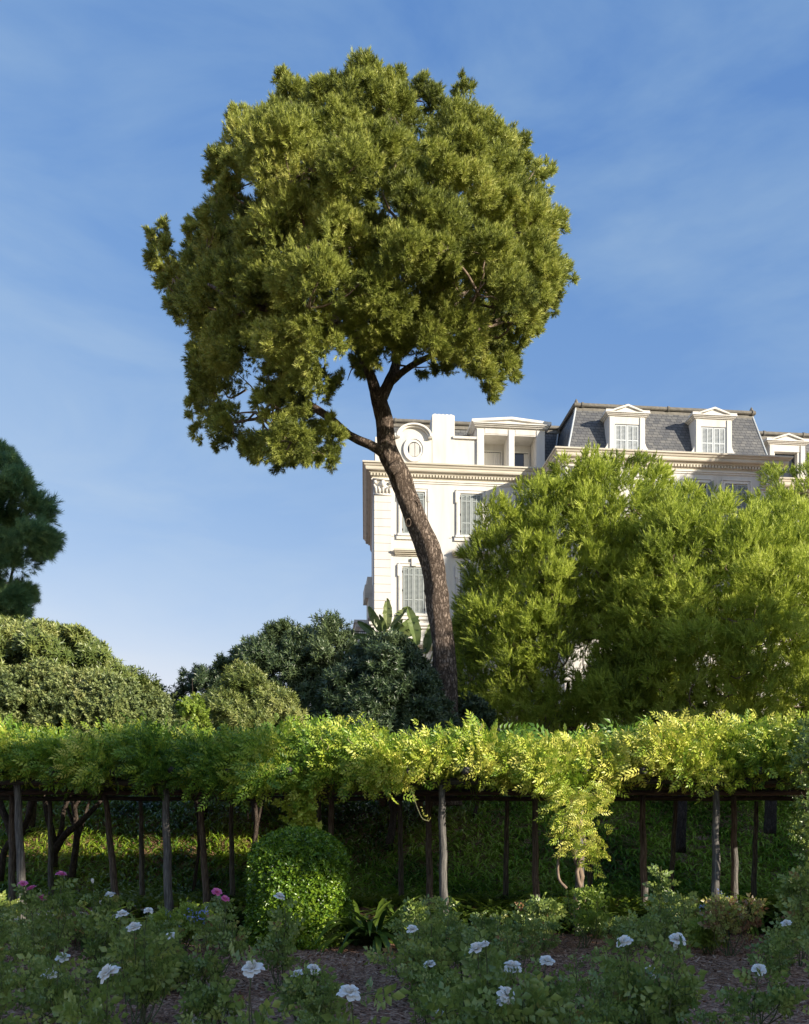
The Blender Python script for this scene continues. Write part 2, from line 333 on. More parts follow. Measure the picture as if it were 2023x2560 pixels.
def clump_foliage(C, Rr, per, tpl, sc, centre, up=.7, outw=.5, aniso=1.25, spread=.9, flat=1.0, jit=.25, pw=.45, rmean=None):
    n = len(C); g = norm(norm(C-np.asarray(centre))*outw+np.array([0, 0, up])+.25*rng.normal(size=(n, 3)))
    cnt = np.maximum(4, (per*(Rr/Rr.mean())**2).astype(int)); idx = np.repeat(np.arange(n), cnt); m = len(idx)
    d = norm(rng.normal(size=(m, 3))); rad = Rr[idx]*rng.random(m)**pw
    dg = (d*g[idx]).sum(1)[:, None]*g[idx]; off = (d+(aniso-1)*dg)*rad[:, None]; off[:, 2] *= flat
    pos = C[idx]+off; R = basis(d*spread+g[idx]*.9+.3*rng.normal(size=(m, 3)))
    base = (rng.random(n) if rmean is None else np.clip(rmean+.22*rng.normal(size=n), 0, 1))
    r0 = .55*base[idx]+.45*rng.random(m)
    return scatter(tpl, pos, R, sc*(.75+.5*rng.random(m)), r0, jit)
def boughs(poly, Y, T, n, rr, gap=.72, holes=(), front=.66, Rpx=None, edge=.8, ob=None):
    C, Rr = crown_clumps(poly, Y, T, n*9, rr, holes, front, Rpx, edge, ob); k = []
    for i in range(len(C)):
        if all(np.sum((C[i]-C[j])**2) > (gap*(Rr[i]+Rr[j]))**2 for j in k): k.append(i)
        if len(k) >= n: break
    return C[k], Rr[k]
def bough_foliage(C, Rr, nsub, per, tpl, sc, cen, up=.6, outw=.6, aniso=1.2, flat=1.0, rmean=.5, sub=.34, stick=.5, tuft=1.0, fill=.12, back=-.25):
    n = len(C); o = norm(C-np.asarray(cen)); g = norm(o*outw+np.array([0, 0, up])+.28*rng.normal(size=(n, 3)))
    k = np.maximum(3, (nsub*(Rr/Rr.mean())**2).astype(int)); bi = np.repeat(np.arange(n), k); m = len(bi)
    d = norm(rng.normal(size=(m, 3))+g[bi]*.45)
    bad = (d*g[bi]).sum(1) < back; d[bad] = norm(d[bad]+1.4*g[bi][bad])
    dg = (d*g[bi]).sum(1)[:, None]*g[bi]; rad = Rr[bi]*np.where(rng.random(m) < fill, .5*rng.random(m), .72+.33*rng.random(m))
    off = (d+(aniso-1)*dg)*rad[:, None]; off[:, 2] *= flat; S = C[bi]+off
    sg = norm(d*.55+g[bi]*.75+np.array([0, 0, .25*up])+.2*rng.normal(size=(m, 3))); sr = Rr[bi]*sub*(.7+.6*rng.random(m))
    ti = np.repeat(np.arange(m), per); q = len(ti); e = norm(rng.normal(size=(q, 3))); rr = sr[ti]*rng.random(q)**.5
    eg = (e*sg[ti]).sum(1)[:, None]*sg[ti]; pos = S[ti]+(e+.6*eg)*rr[:, None]; R = basis(e*stick+sg[ti]+.28*rng.normal(size=(q, 3)))
    tone = np.clip(rmean+.18*rng.normal(size=n), 0, 1)[bi]*.5+np.clip(rmean+.25*rng.normal(size=m), 0, 1)*.5
    return scatter(tpl, pos, R, sc*(.7+.55*rng.random(q)), .62*tone[ti]+.38*rng.random(q), .2)+(S,)
def branches(mb, roots, C, k, r0=.07, r1=.012, sag=.25, seg=6):
    C = C[rng.choice(len(C), min(k, len(C)), replace=False)]; roots = [np.array(r) for r in roots]; mx_ = 3.2
    for c in C:
        a = min(roots, key=lambda r: np.linalg.norm(r-c)+rng.random()*.4); L = np.linalg.norm(c-a)
        if L > mx_: continue
        c = a+(c-a)*.88; roots.append(a+(c-a)*.7)
        mid1 = a+(c-a)*.35+rng.normal(size=3)*L*.06+np.array([0, 0, -sag*L*.25]); mid2 = a+(c-a)*.7+rng.normal(size=3)*L*.06
        p = spline([a, mid1, mid2, c], 8); rr = r0*min(1.3, .35+L/6)
        mb.tube(p, list(np.linspace(rr, r1, 8)), seg, .25)

# ------------------------------------------------------------------ ground
def ground():
    xs = np.concatenate([[-1500, -300, -80], np.arange(-40, 40.1, 1.0), [80, 300, 1500]]); ys = np.concatenate([[-1500, -200, -40], np.arange(-20, 60.1, .7), [90, 200, 600, 3000]])
    X, Yy = np.meshgrid(xs, ys); Z = gz(X, Yy)+.03*np.sin(X*1.7)*np.sin(Yy*1.3)*((np.abs(X) < 40) & (Yy < 60))
    nx = len(xs); V = np.stack([X, Yy, Z], -1).reshape(-1, 3); q = np.arange(len(V)).reshape(X.shape)
    Fa = np.stack([q[:-1, :-1], q[:-1, 1:], q[1:, 1:], q[1:, :-1]], -1).reshape(-1, 4)
    tag(arr_mesh('ground', V, Fa, M['mulch'], smooth=True), kind='structure')
    # wood chips lying on the bed
    m = 26000; pos = np.stack([rng.uniform(-6.5, 6.5, m), 5.5+8.5*rng.random(m), np.zeros(m)+.012], 1); d = norm(np.stack([rng.normal(size=m), rng.normal(size=m), .25*rng.normal(size=m)], 1))
    chip = (np.array([(-.008, 0, 0), (.008, 0, 0), (.006, .003, .045), (-.006, .003, .045)]), np.array([(0, 1, 2, 3)]))
    V, Fa, r = scatter(chip, pos, basis(d, np.tile([[0, 0, 1.]], (m, 1))+.3*rng.normal(size=(m, 3))), .6+.9*rng.random(m))
    mm = leafmat('wood_chips', [(.08, .04, .025), (.22, .11, .07), (.34, .20, .13), (.52, .36, .26)], .0, .9, .1)
    tag(arr_mesh('wood_chips', V, Fa, mm, rnd=r), 'brown bark chips mulching the soil between the rose bushes', 'mulch', kind='stuff')
    tag(MB().box(-11, -5.15, 14.75, 16.3, -.02, .045).build('path', M['brick']), kind='structure')
ground()
# edging stones behind the brick path
st0 = None
for i in range(9):
    x = -7.4+i*.27+random.random()*.05
    mb = MB(); h = .16+.06*random.random(); a = .10+.02*random.random()
    mb.add([(-a, -.06, 0), (a, -.05, 0), (a*.9, .07, 0), (-a, .06, 0), (-a*.8, -.04, h), (a*.7, -.045, h*.92), (a*.7, .05, h*.85), (-a*.75, .05, h)], [(0, 3, 2, 1), (4, 5, 6, 7), (0, 1, 5, 4), (1, 2, 6, 5), (2, 3, 7, 6), (3, 0, 4, 7)])
    o = mb.build('edging_stone', M['trim']); o.location = (x, 16.42, .0)
    bv = o.modifiers.new('b', 'BEVEL'); bv.width = .02; bv.segments = 2
    tag(o, 'pale cream edging stone behind the terracotta path, %s from the left' % ['first', 'second', 'third', 'fourth', 'fifth', 'sixth', 'seventh', 'eighth', 'ninth'][i], 'edging stone', 'edging stones behind the terracotta path')

# ------------------------------------------------------------------ villa
TH = math.atan(.1); cs, sn = math.cos(TH), math.sin(TH); BX, BY, BZ = (933-1011.5)/2300*50, 50.0, 3.5
def U(px, w=0):                                 # full-size photo column -> distance along the facade
    t = (px-1011.5)/2300; return (t*(BY-w*cs)-BX-w*sn)/(cs-t*sn)
def Z(py, u, w=0): return 1.6+(2080-py)/2300*(BY+u*sn-w*cs)-BZ
def z1(x): return 880+x/2.945
def y1(y): return 980+y/2.945
def z2(x): return 1360+x*.3882
def y2(y): return 980+y*.3882
def villa():
    T = thing('villa', 'large cream four storey villa with grey mansard roof and closed shutters behind the trees', 'building', (BX, BY, BZ), TH)
    W, TR, CO = M['wall'], M['trim'], M['cornice']
    PW = 2.8; ua, ub = U(1408, PW), U(1945, PW); ue = 32.0; HC = 21.5-BZ; D = 12.5; sk = .057*D
    def fb(mb, u0, u1, w0, w1, z0, zz): return mb.box(u0, u1, -w1, -w0, z0, zz)
    wl = MB(); wl.add([(0, 0, 0), (ua, 0, 0), (ua, D, 0), (sk, D, 0), (0, 0, HC), (ua, 0, HC), (ua, D, HC), (sk, D, HC)], [(0, 1, 5, 4), (1, 2, 6, 5), (2, 3, 7, 6), (3, 0, 4, 7), (4, 5, 6, 7)])
    fb(wl, ua, ub, -D, PW, 0, HC); fb(wl, ub, ue, -D, 0, 0, HC); wl.build('wall', W, T)
    # sweep a moulding profile round the plan
    plan = [(sk, D), (0, 0), (ua, 0), (ua, -PW), (ub, -PW), (ub, 0), (ue, 0)]
    def sweep(prof, name, mat, parent=T, plan=plan, zb=HC):
        n = len(plan); nr = []
        for i in range(n-1):
            dx, dy = plan[i+1][0]-plan[i][0], plan[i+1][1]-plan[i][1]; L = math.hypot(dx, dy); nr.append((dy/L, -dx/L))
        vs = []
        for i, p in enumerate(plan):
            a = nr[max(i-1, 0)]; b_ = nr[min(i, n-2)]; mx, my = a[0]+b_[0], a[1]+b_[1]; k = 2/(mx*mx+my*my); mx *= k; my *= k
            vs += [(p[0]+mx*o, p[1]+my*o, zb+z) for o, z in prof]
        m_ = len(prof); fs = [(i*m_+j, (i+1)*m_+j, (i+1)*m_+j+1, i*m_+j+1) for i in range(n-1) for j in range(m_-1)]
        return MB().add(vs, fs).build(name, mat, parent)
    cn = sweep([(-.02, -.80), (.06, -.78), (.06, -.62), (.11, -.60), (.11, -.44), (.22, -.42), (.23, -.36), (.38, -.33), (.41, -.27), (.41, -.16), (.46, -.13), (.50, -.05), (.57, -.02), (.58, .05), (.55, .07), (-.5, .10)], 'cornice', CO)
    def dent(x0, x1, y):
        db = MB()
        k = int((x1-x0)/.17)
        zt, zl = HC-.45, HC-.57; pl_ = [(x0, zt+.02), (x0+k*.17, zt+.02)]
        for i in range(k-1, -1, -1): q = x0+i*.17; pl_ += [(q+.17, zt), (q+.1, zt), (q+.1, zl), (q, zl)]
        db.prism(pl_[::-1], y-.20, y-.10)
        db.build('dentil_course', CO, cn)
    dent(-.15, ua-.2, 0); dent(ua-.3, ub+.25, -PW); dent(ub+.3, ue, 0)
    sweep([(0.0, 0), (.05, .01), (.05, .09), (.10, .10), (.10, .16), (0, .18)], 'string_moulding', TR, zb=Z(1210, 3))
    zb = Z(1612, 3); sweep([(-.01, 0), (.09, .02), (.09, .14), (.14, .16), (.14, .26), (-.01, .30)], 'belt_course', TR, zb=zb)
    sweep([(-.01, 0), (.10, .02), (.10, .10), (.20, .16), (.22, .30), (-.01, .34)], 'belt_course', TR, zb=zb+.85)
    # corner pilasters: rusticated blocks and carved capital
    def pilaster(u0, w, wd=.92, n=40):
        b_ = MB(); ztop = HC-1.62; z = 0
        while z < ztop-.3: fb(b_, u0, u0+wd, w-.05, w+.10, z, z+.425); z += .445
        p = b_.build('pilaster', W, T)
        fb(MB(), 0, 0, 0, 0, 0, 0)
        c = MB(); fb(c, u0-.05, u0+wd+.05, w-.05, w+.16, ztop, ztop+.09); fb(c, u0+.02, u0+wd-.02, w-.05, w+.13, ztop+.09, ztop+.8); fb(c, u0-.10, u0+wd+.10, w-.05, w+.26, ztop+.8, ztop+.86)
        for k in range(5):                      # acanthus leaves curling out
            x = u0+.08+k*(wd-.16)/4; h = .42 if k % 2 == 0 else .3
            pts = [(x, -w-.12, ztop+.1), (x, -w-.17, ztop+.1+h*.6), (x+(.05*(k-2)), -w-.25, ztop+.1+h), (x+.07*(k-2), -w-.29, ztop+.06+h)]
            c.tube(pts, [.07, .085, .05, .025], 7)
        for s in (0, 1):
            x = u0+(.04 if s == 0 else wd-.04); c.tube([(x, -w-.1, ztop+.66), (x, -w-.27, ztop+.66)], [.10, .09], 10)
        c.tube([(u0+wd/2, -w-.12, ztop+.36), (u0+wd/2, -w-.22, ztop+.5), (u0+wd/2, -w-.22, ztop+.6), (u0+wd/2, -w-.2, ztop+.76)], [.07, .14, .16, .08], 10)
        c.build('capital', TR, p, True)
    pilaster(.06, 0); pilaster(ua+.06, PW); pilaster(ub-1.0, PW)
    # windows
    def leafshut(mb, x0, x1, z0, zz, y, ang=0, piv=None, rows=(.32, .68)):
        q = MB(); t = .045; fr = .07
        q.box(0, fr, -t, 0, 0, zz-z0); q.box(x1-x0-fr, x1-x0, -t, 0, 0, zz-z0)
        H = zz-z0; cuts = [0]+[H*r for r in rows]+[H]
        for i, c in enumerate(cuts):
            a = 0 if i == 0 else (H-fr if i == len(cuts)-1 else c-fr/2); q.box(fr, x1-x0-fr, -t, 0, a+.001, a+fr-.001)
        xm = (x1-x0)/2; q.box(xm-.025, xm+.025, -t-.004, -.002, fr*.9, H-fr*.9)
        z = fr+.03
        while z < H-fr-.03:
            q.add([(fr, -.044, z), (x1-x0-fr, -.044, z), (x1-x0-fr, -.010, z+.045), (fr, -.010, z+.045)], [(0, 1, 2, 3)]); z += .066
        q.box(fr, x1-x0-fr, -.008, -.003, fr, H-fr)
        s_ = 1
        if ang:
            ca, sa = math.cos(ang), math.sin(ang); w_ = x1-x0
            vs = []
            for (x, yy, zv) in q.v:
                if piv == 'R': x -= w_
                X, Y_ = x*ca-yy*sa, x*sa+yy*ca
                if piv == 'R': X += w_
                vs.append((X, Y_, zv))
            q.v = vs
        mb.add([(x+x0, yy+y, z_+z0) for x, yy, z_ in q.v], q.f)
    def window(uc, z0, zz, w, wd=1.16, kind='closed', hood=False, mat='shutter', frame=True, rows=(.30, .84)):
        fr = MB(); a, b_ = uc-wd/2, uc+wd/2; B = .20
        def rect(p0, p1, o, w1, top=None):
            fb(fr, a-o-p1, a-o, w+.0, w+w1, z0-.0, zz+o+p1); fb(fr, b_+o, b_+o+p1, w, w+w1, z0, zz+o+p1); fb(fr, a-o, b_+o, w, w+w1-.002, zz+o, zz+o+p1)
        rect(0, .13, .04, .07); rect(0, .05, .19, .10)
        fb(fr, a-.36, b_+.36, w, w+.10, z0-.30, z0-.12); fb(fr, a-.30, b_+.30, w, w+.16, z0-.12, z0-.001)
        for s in (-1, 1): x = uc+s*(wd/2+.24); fb(fr, x-.06, x+.06, w, w+.115, zz-.5, zz+.14)
        p = fr.build('window', TR, T)
        g = MB(); fb(g, a, b_, w+.001, w+.012, z0, zz); g.build('pane', M['glass'] if kind != 'closed' else M[mat], p)
        for s in (0, 1):
            sh = MB(); x0, x1 = (a+.01, uc-.006) if s == 0 else (uc+.006, b_-.01)
            if kind == 'closed': leafshut(sh, x0, x1, z0+.02, zz-.02, -w-.018, rows=rows)
            elif kind == 'ajar': leafshut(sh, x0, x1, z0+.02, zz-.02, -w-.018, (-.5 if s == 0 else .5), 'L' if s == 0 else 'R', rows)
            else: leafshut(sh, x0, x1, z0+.02, zz-.02, -w-.018, (-1.75 if s == 0 else 1.75), 'L' if s == 0 else 'R', rows)
            sh.build('shutter', M[mat], p)
        if kind != 'closed':
            fm = MB(); fb(fm, a, a+.07, w+.013, w+.05, z0, zz); fb(fm, b_-.07, b_, w+.013, w+.05, z0, zz); fb(fm, uc-.04, uc+.04, w+.013, w+.05, z0, zz); fb(fm, a+.07, b_-.07, w+.013, w+.048, zz-.5, zz-.44); fm.build('window_frame', TR, p)
        hk = MB(); hk.tube([(a-.44, -w, z0-.1), (a-.44, -w-.12, z0-.1), (a-.50, -w-.13, z0-.08)], [.015]*3, 6)
        for s in (a-.02, b_+.02):
            for q in (.1, .5, .9): MB().box(s-.025, s+.025, -w-.085, -w-.02, z0+(zz-z0)*q-.05, z0+(zz-z0)*q+.05).build('hinge', M['iron'], p)
        hk.build('shutter_hook', M['iron'], p)
        if hood:
            h = MB(); zt = zz+.62
            h.prism([(0, 0), (.0, 0)], 0, 0) if False else None
            for (o, za, zc) in ((.10, 0, .07), (.20, .07, .15), (.30, .15, .21), (.36, .21, .30)): fb(h, uc-.98-o*.3, uc+.98+o*.3, w, w+o, zt+za, zt+zc)
            h.build('window_hood', CO, p)
            k = MB(); fb(k, uc-.12, uc+.12, w, w+.15, zz+.05, zz+.5); k.build('keystone', TR, p)
    r2a, r2b = Z(1340, 5), Z(1236, 5); r3a, r3b = Z(1536, 3), Z(1420, 3); r4a, r4b = Z(1765, 3), Z(1655, 3)
    cols = [U(1034), U(1178), U(1316)]
    for i, c in enumerate(cols):
        window(c, r2a, r2b, 0, kind='ajar' if i == 2 else 'closed'); window(c, r3a, r3b, 0, hood=True); window(c, r4a, r4b, 0, hood=True)
    pc = [U(1500, PW), U(1622, PW), U(1742, PW), U(1840, PW)]
    for i, c in enumerate(pc):
        za, zc = Z(1325, c, PW), Z(1213, c, PW)
        window(c, r2a, r2b, PW, kind='open' if i == 2 else 'closed'); window(c, r3a, r3b, PW, hood=True); window(c, r4a, r4b, PW)
    for c in (ub+1.6, ub+4.6): window(c, r2a, r2b, 0); window(c, r3a, r3b, 0, hood=True)
    # side facade pieces seen in profile: hoods, balcony
    s = MB()
    for (y, z0, zz, o) in ((3.0, Z(1470, 0), Z(1436, 0), .5), (3.0, Z(1520, 0), Z(1470, 0), .3), (8.5, Z(1380, 0), Z(1345, 0), .35), (8.5, Z(1470, 0), Z(1380, 0), .22)): s.box(.057*y-o, .057*y+.1, y-.9, y+.9, z0, zz)
    s.build('side_window_surround', M['cornice'], T)
    zb2 = Z(1606, 0)-.1; bl = MB(); bl.box(-.95, .1, 2.0, 5.6, zb2, zb2+.18); bl.box(-.80, .1, 2.2, 5.4, zb2-.16, zb2); bl.box(-.6, .05, 2.5, 2.8, zb2-.6, zb2-.16); bl.box(-.6, .05, 4.8, 5.1, zb2-.6, zb2-.16)
    bal = bl.build('balcony', TR, T); ra = MB()
    ra.box(-.93, -.87, 2.02, 5.58, zb2+1.10, zb2+1.15); ra.box(-.93, .1, 2.02, 2.08, zb2+1.1, zb2+1.15); ra.box(-.93, .1, 2.02, 2.06, zb2+.25, zb2+.28)
    for i in range(9): ra.box(-.92+i*.11, -.90+i*.11, 2.03, 2.05, zb2+.18, zb2+1.1)
    for i in range(24): ra.box(-.92, -.90, 2.1+i*.145, 2.12+i*.145, zb2+.18, zb2+1.1)
    ra.tube([(-.42, 2.03, zb2+.55), (-.42, 2.07, zb2+.55)], [.13, .13], 14); ra.build('railing', M['iron'], bal)
    bay = MB(); bay.box(-.55, .15, 3.2, 7.2, zb2+.18, Z(1555, 0)+.4); bay.box(-.80, .15, 3.0, 7.4, Z(1555, 0)+.4, Z(1555, 0)+.62); bay.box(-.9, .15, 2.9, 7.5, Z(1555, 0)+.62, Z(1555, 0)+.78); bay.build('side_bay', TR, T)
    # attic storey on the main block
    at = MB(); uL = .12; uR = U(1191); ztw = Z(1100, 6)
    fb(at, uL, U(1081), -1.0, -.02, HC+.02, Z(1097, 3)); fb(at, U(1137), uR, -1.0, -.02, HC+.02, ztw)
    fb(at, U(1137)-.1, uR, -1.0, .10, ztw, ztw+.13)
    oc, oz = U(1035.5), Z(1124, 2)
    zz0 = Z(1097, 3); pts = [(oc+.80*math.cos(a), zz0-.02+.62*math.sin(a)) for a in np.linspace(0, math.pi, 17)]
    at.prism(pts[::-1], .025, 1.0)
    att = at.build('attic_wall', W, T)
    hd = MB()                                   # curved hood over the oval window
    for (r0, r1, wo) in ((.78, .90, .14), (.88, 1.0, .26)):
        A = np.linspace(0, math.pi, 19)
        for i in range(18):
            q = [(oc+r*math.cos(a)*.98, zz0+.02+r*.72*math.sin(a)) for r, a in ((r0, A[i]), (r1, A[i]), (r1, A[i+1]), (r0, A[i+1]))]; hd.prism(q[::-1], -wo, 0.02)
    fb(hd, oc-1.45, oc-.80, -.02, .22, zz0-.02, zz0+.16); fb(hd, oc+.80, U(1081), -.02, .22, zz0-.02, zz0+.16); hd.build('curved_hood', TR, att)
    ov = MB(); A = np.linspace(0, 2*math.pi, 33)
    for i in range(32):
        for (r0, r1, wo) in ((.37, .50, .06), (.50, .60, .10)):
            q = [(oc+r*math.cos(a)*.98, oz+r*1.12*math.sin(a)) for r, a in ((r0, A[i]), (r1, A[i]), (r1, A[i+1]), (r0, A[i+1]))]; ov.prism(q[::-1], -wo, .01)
    owf = ov.build('oval_window', TR, T)
    MB().prism([(oc+.38*math.cos(a)*.98, oz+.38*1.12*math.sin(a)) for a in A[:-1]][::-1], -.005, .012).build('pane', M['glass'], owf)
    cu = MB()
    for i in range(9): x = oc-.24+i*.056+(.04 if i > 4 else 0); hh = .38*math.sqrt(max(.02, 1-((x-oc)/.36)**2)); cu.tube([(x, -.02, oz-hh), (x, -.02, oz+hh*.95)], [.034, .03], 6)
    cu.build('curtain', M['curtain'], owf)
    ch = MB(); fb(ch, U(1081), U(1137), -1.1, .0, HC+.02, Z(1036, 3)); fb(ch, U(1081)+.05, U(1137)-.05, -1.05, -.05, Z(1036, 3), Z(1036, 3)+.05)
    for i in range(5): fb(ch, U(1081)+.1+i*.22, U(1081)+.24+i*.22, -.5, -.1, Z(1036, 3)+.05, Z(1036, 3)+.10)
    ch.build('chimney', W, T)
    # loggia dormer
    lg = MB(); xs = [U(1191), U(1210), U(1270), U(1286), U(1340), U(1362)]; zo, zt = HC+.02, Z(1089, 7); zp = Z(1071, 7); lw = .05
    for a, b_ in ((0, 1), (2, 3), (4, 5)): fb(lg, xs[a], xs[b_], -1.19, lw, zo, zt)
    fb(lg, xs[0], xs[5], -1.2, lw, zt, zp)
    for a, b_ in ((0, 1), (2, 3), (4, 5)): fb(lg, xs[a]+.03, xs[b_]-.03, lw, lw+.05, zo, zp-.08)
    for a, b_ in ((1, 2), (3, 4)): fb(lg, xs[a]+.05, xs[b_]-.05, lw, lw+.025, zt+.06, zp-.06)
    fb(lg, xs[1]-.01, xs[4]+.01, -1.25, -1.2, zo, zt); fb(lg, xs[5], U(1388), -1.0, .02, zo, Z(1150, 8)); 
    lo = lg.build('loggia_dormer', W, T)
    pd = MB(); um = (xs[0]+xs[5])/2; pk = Z(1052, 7)
    for (i, (o, za)) in enumerate(((.14, 0), (.22, .06), (.30, .12))): fb(pd, xs[0]-.12-i*.05, xs[5]+.12+i*.05, -1.2, lw+o, zp+za, zp+za+.058)
    e0, e1 = xs[0]-.25, xs[5]+.25; zq = zp+.18; pd.prism([(e0, zq-.02), (e1, zq-.02), (e1, zq+.03), (um, pk+.02), (e0, zq+.03)][::-1], -.22, 1.6)
    for sg in (0, 1):
        a = e0-.05 if sg == 0 else e1+.05
        pd.prism([(a, zq+.0), (um, pk-.04), (um, pk+.10), (a, zq+.14)] if sg else [(a, zq+.0), (a, zq+.14), (um, pk+.10), (um, pk-.04)], -.34, 1.7)
    pd.build('pediment', TR, lo)
    for a, b_, c_ in ((1, 2, True), (3, 4, False)):
        x0, x1 = xs[a]+.06, xs[b_]-.16
        gp = MB(); fb(gp, x0, x1, -1.19, -1.16, zo, zt-.45); g = gp.build('loggia_window', M['glass'], T)
        fr = MB(); fb(fr, x0-.06, x0, -1.19, -1.1, zo, zt-.38); fb(fr, x1, x1+.06, -1.19, -1.1, zo, zt-.38); fb(fr, x0, x1, -1.19, -1.1, zt-.45, zt-.38); fr.build('window_frame', TR, g)
        if c_:
            cu = MB(); k = 18
            for i in range(k): x = x0+.05+i*(x1-x0-.1)/(k-1); cu.tube([(x, 1.12+.02*(i % 2), zo), (x, 1.12+.02*(i % 2), zt-.5)], [.045, .035], 6)
            cu.build('curtain', M['curtain'], g)
        else:
            cu = MB(); x = x1-.22
            for i in range(4): cu.tube([(x+i*.06, 1.12, zo), (x+i*.06, 1.12, zt-.5)], [.04, .035], 6)
            cu.build('curtain', M['curtain'], g)
    # mansards
    def mansard(b0, b1, bw0, t0, t1, tw0, zb_, zt_, back=-9):
        m_ = MB(); m_.add([(b0, -bw0, zb_), (b1, -bw0, zb_), (b1, -back, zb_), (b0, -back, zb_), (t0, -tw0, zt_), (t1, -tw0, zt_), (t1, -back-1, zt_), (t0, -back-1, zt_)],
                          [(0, 1, 5, 4), (1, 2, 6, 5), (2, 3, 7, 6), (3, 0, 4, 7)]); r = m_.build('roof', M['slate'], T)
        g = MB(); g.tube([(t0-.15, -tw0-.12, zt_-.02), (t1+.15, -tw0-.12, zt_-.02)], [.11, .11], 10); fb(g, t0-.1, t1+.1, tw0-.3, tw0+.10, zt_-.34, zt_-.16)
        g.tube([(t0-.12, -tw0-.12, zt_-.02), (t0-.12, -back-1, zt_-.02)], [.10, .10], 8); g.tube([(t1+.12, -tw0-.12, zt_-.02), (t1+.12, -back-1, zt_-.02)], [.10, .10], 8)
        k = int((t1-t0)/2.4)
        for i in range(k+1): x = t0+.3+i*2.4; g.tube([(x-.05, -tw0-.12, zt_-.02), (x+.05, -tw0-.12, zt_-.02)], [.15, .15], 10)
        g.build('gutter', M['lead'], r)
        tl = MB(); x = t0
        while x < t1: tl.tube([(x, -tw0-.02, zt_+.08), (x, -tw0+1.6, zt_+.16)], [.075, .075], 7); x += .19
        fb(tl, t0, t1, -7.9, tw0-.05, zt_-.05, zt_+.07); tl.build('roof_tiles', M['tile'], r)
        for (p, q) in (((b0, -bw0, zb_), (t0, -tw0, zt_)), ((b1, -bw0, zb_), (t1, -tw0, zt_))): h = MB(); h.tube([p, q], [.05, .05], 6); h.build('hip_flashing', M['shutter_w'], r)
    mansard(.7, ua+.5, -1.3, 1.05, ua+1, -1.75, HC+.05, Z(1060, 5, -1.75), -8)
    bw = 2.35; tw = 1.35
    pb0, pb1, pt0, pt1 = U(1418, bw), U(1926, bw), U(1441, tw), U(1879, tw); ztp = Z(1024, (pt0+pt1)/2, tw)
    mansard(pb0, pb1, bw, pt0, pt1, tw, HC+.05, ztp)
    mansard(ub-1.5, ue, -.35, ub-1.5, ue-1, -1.2, HC+.05, Z(1086, ub+2, -1.2), -8)
    # finial ridges on the pavilion
    for x in (pt0, pt1): fn = MB(); fn.tube([(x, -tw, ztp+.05), (x, -tw, ztp+.2), (x, -tw, ztp+.34)], [.14, .10, .03], 8); fn.build('finial', M['lead'], T)
    # dormers
    def dormer(c, wd, w, ztopp, kind='closed'):
        b_ = MB(); hw = wd/2; z0 = HC+.06; zc = ztopp-.36; jw = .33
        fb(b_, c-hw, c-hw+jw, -2.2, w, z0, zc); fb(b_, c+hw-jw, c+hw, -2.2, w, z0, zc); fb(b_, c-hw+jw, c+hw-jw, -2.2, w, zc-.42, zc)
        fb(b_, c-hw+jw, c+hw-jw, -2.2, w-.35, z0, zc-.42)
        for s_ in (-1, 1):
            a = c+s_*(hw-.02); pr = [(a, z0), (a+s_*.42, z0), (a+s_*.42, z0+.30), (a+s_*.22, z0+.36), (a+s_*.10, z0+.55), (a, z0+.8)]
            b_.prism(pr if s_ > 0 else pr[::-1], -w+.02, -w+.16)
            fb(b_, c+s_*(hw-.165)-.12, c+s_*(hw-.165)+.12, w, w+.05, z0, zc-.05)
        d = b_.build('dormer', W, T)
        p = MB()
        for i, o in enumerate((.08, .15, .22)): fb(p, c-hw-o, c+hw+o, -2.2, w+o, zc+i*.055, zc+(i+1)*.055)
        for s_ in (-1, 1): fb(p, c+s_*(hw+.02)-.18, c+s_*(hw+.02)+.18, w-.4, w+.20, zc+.165, zc+.27)
        p.prism([(c-hw+.25, zc+.16), (c, zc+.16+.30), (c+hw-.25, zc+.16)], -w-.12, 1.4)
        p.prism([(c-hw+.12, zc+.16), (c-hw+.12, zc+.24), (c, zc+.56), (c, zc+.46)], -w-.22, 1.5); p.prism([(c+hw-.12, zc+.16), (c, zc+.46), (c, zc+.56), (c+hw-.12, zc+.24)], -w-.22, 1.5)
        p.build('pediment', TR, d)
        x0, x1 = c-hw+jw, c+hw-jw
        if kind == 'closed':
            for s_ in (0, 1):
                sh = MB(); leafshut(sh, x0+.02 if s_ == 0 else c+.008, c-.008 if s_ == 0 else x1-.02, z0+.03, zc-.46, -w+.06, rows=(.5,)); sh.build('shutter', M['shutter_w'], d)
        else:
            gl = MB(); fb(gl, x0, x1, w-.345, w-.33, z0, zc-.42); gl.build('pane', M['glass'], d)
            f_ = MB(); fb(f_, x1-.12, x1-.01, w-.33, w-.02, z0, zc-.44); fb(f_, x0+.01, x0+.08, w-.33, w-.1, z0, zc-.44); f_.build('window_frame', TR, d)
    for (a, b_, yt) in ((1522, 1613, 1012), (1738, 1830, 1019)):
        c = (U(a, 2.5)+U(b_, 2.5))/2; dormer(c, U(b_, 2.5)-U(a, 2.5), 2.5, Z(yt, c, 2.5)-.25)
    c = (U(1917, 0)+U(2008, 0))/2; dormer(c+.1, U(2008)-U(1917), .05, Z(1085, c)-.25, 'open')
    return T
villa()

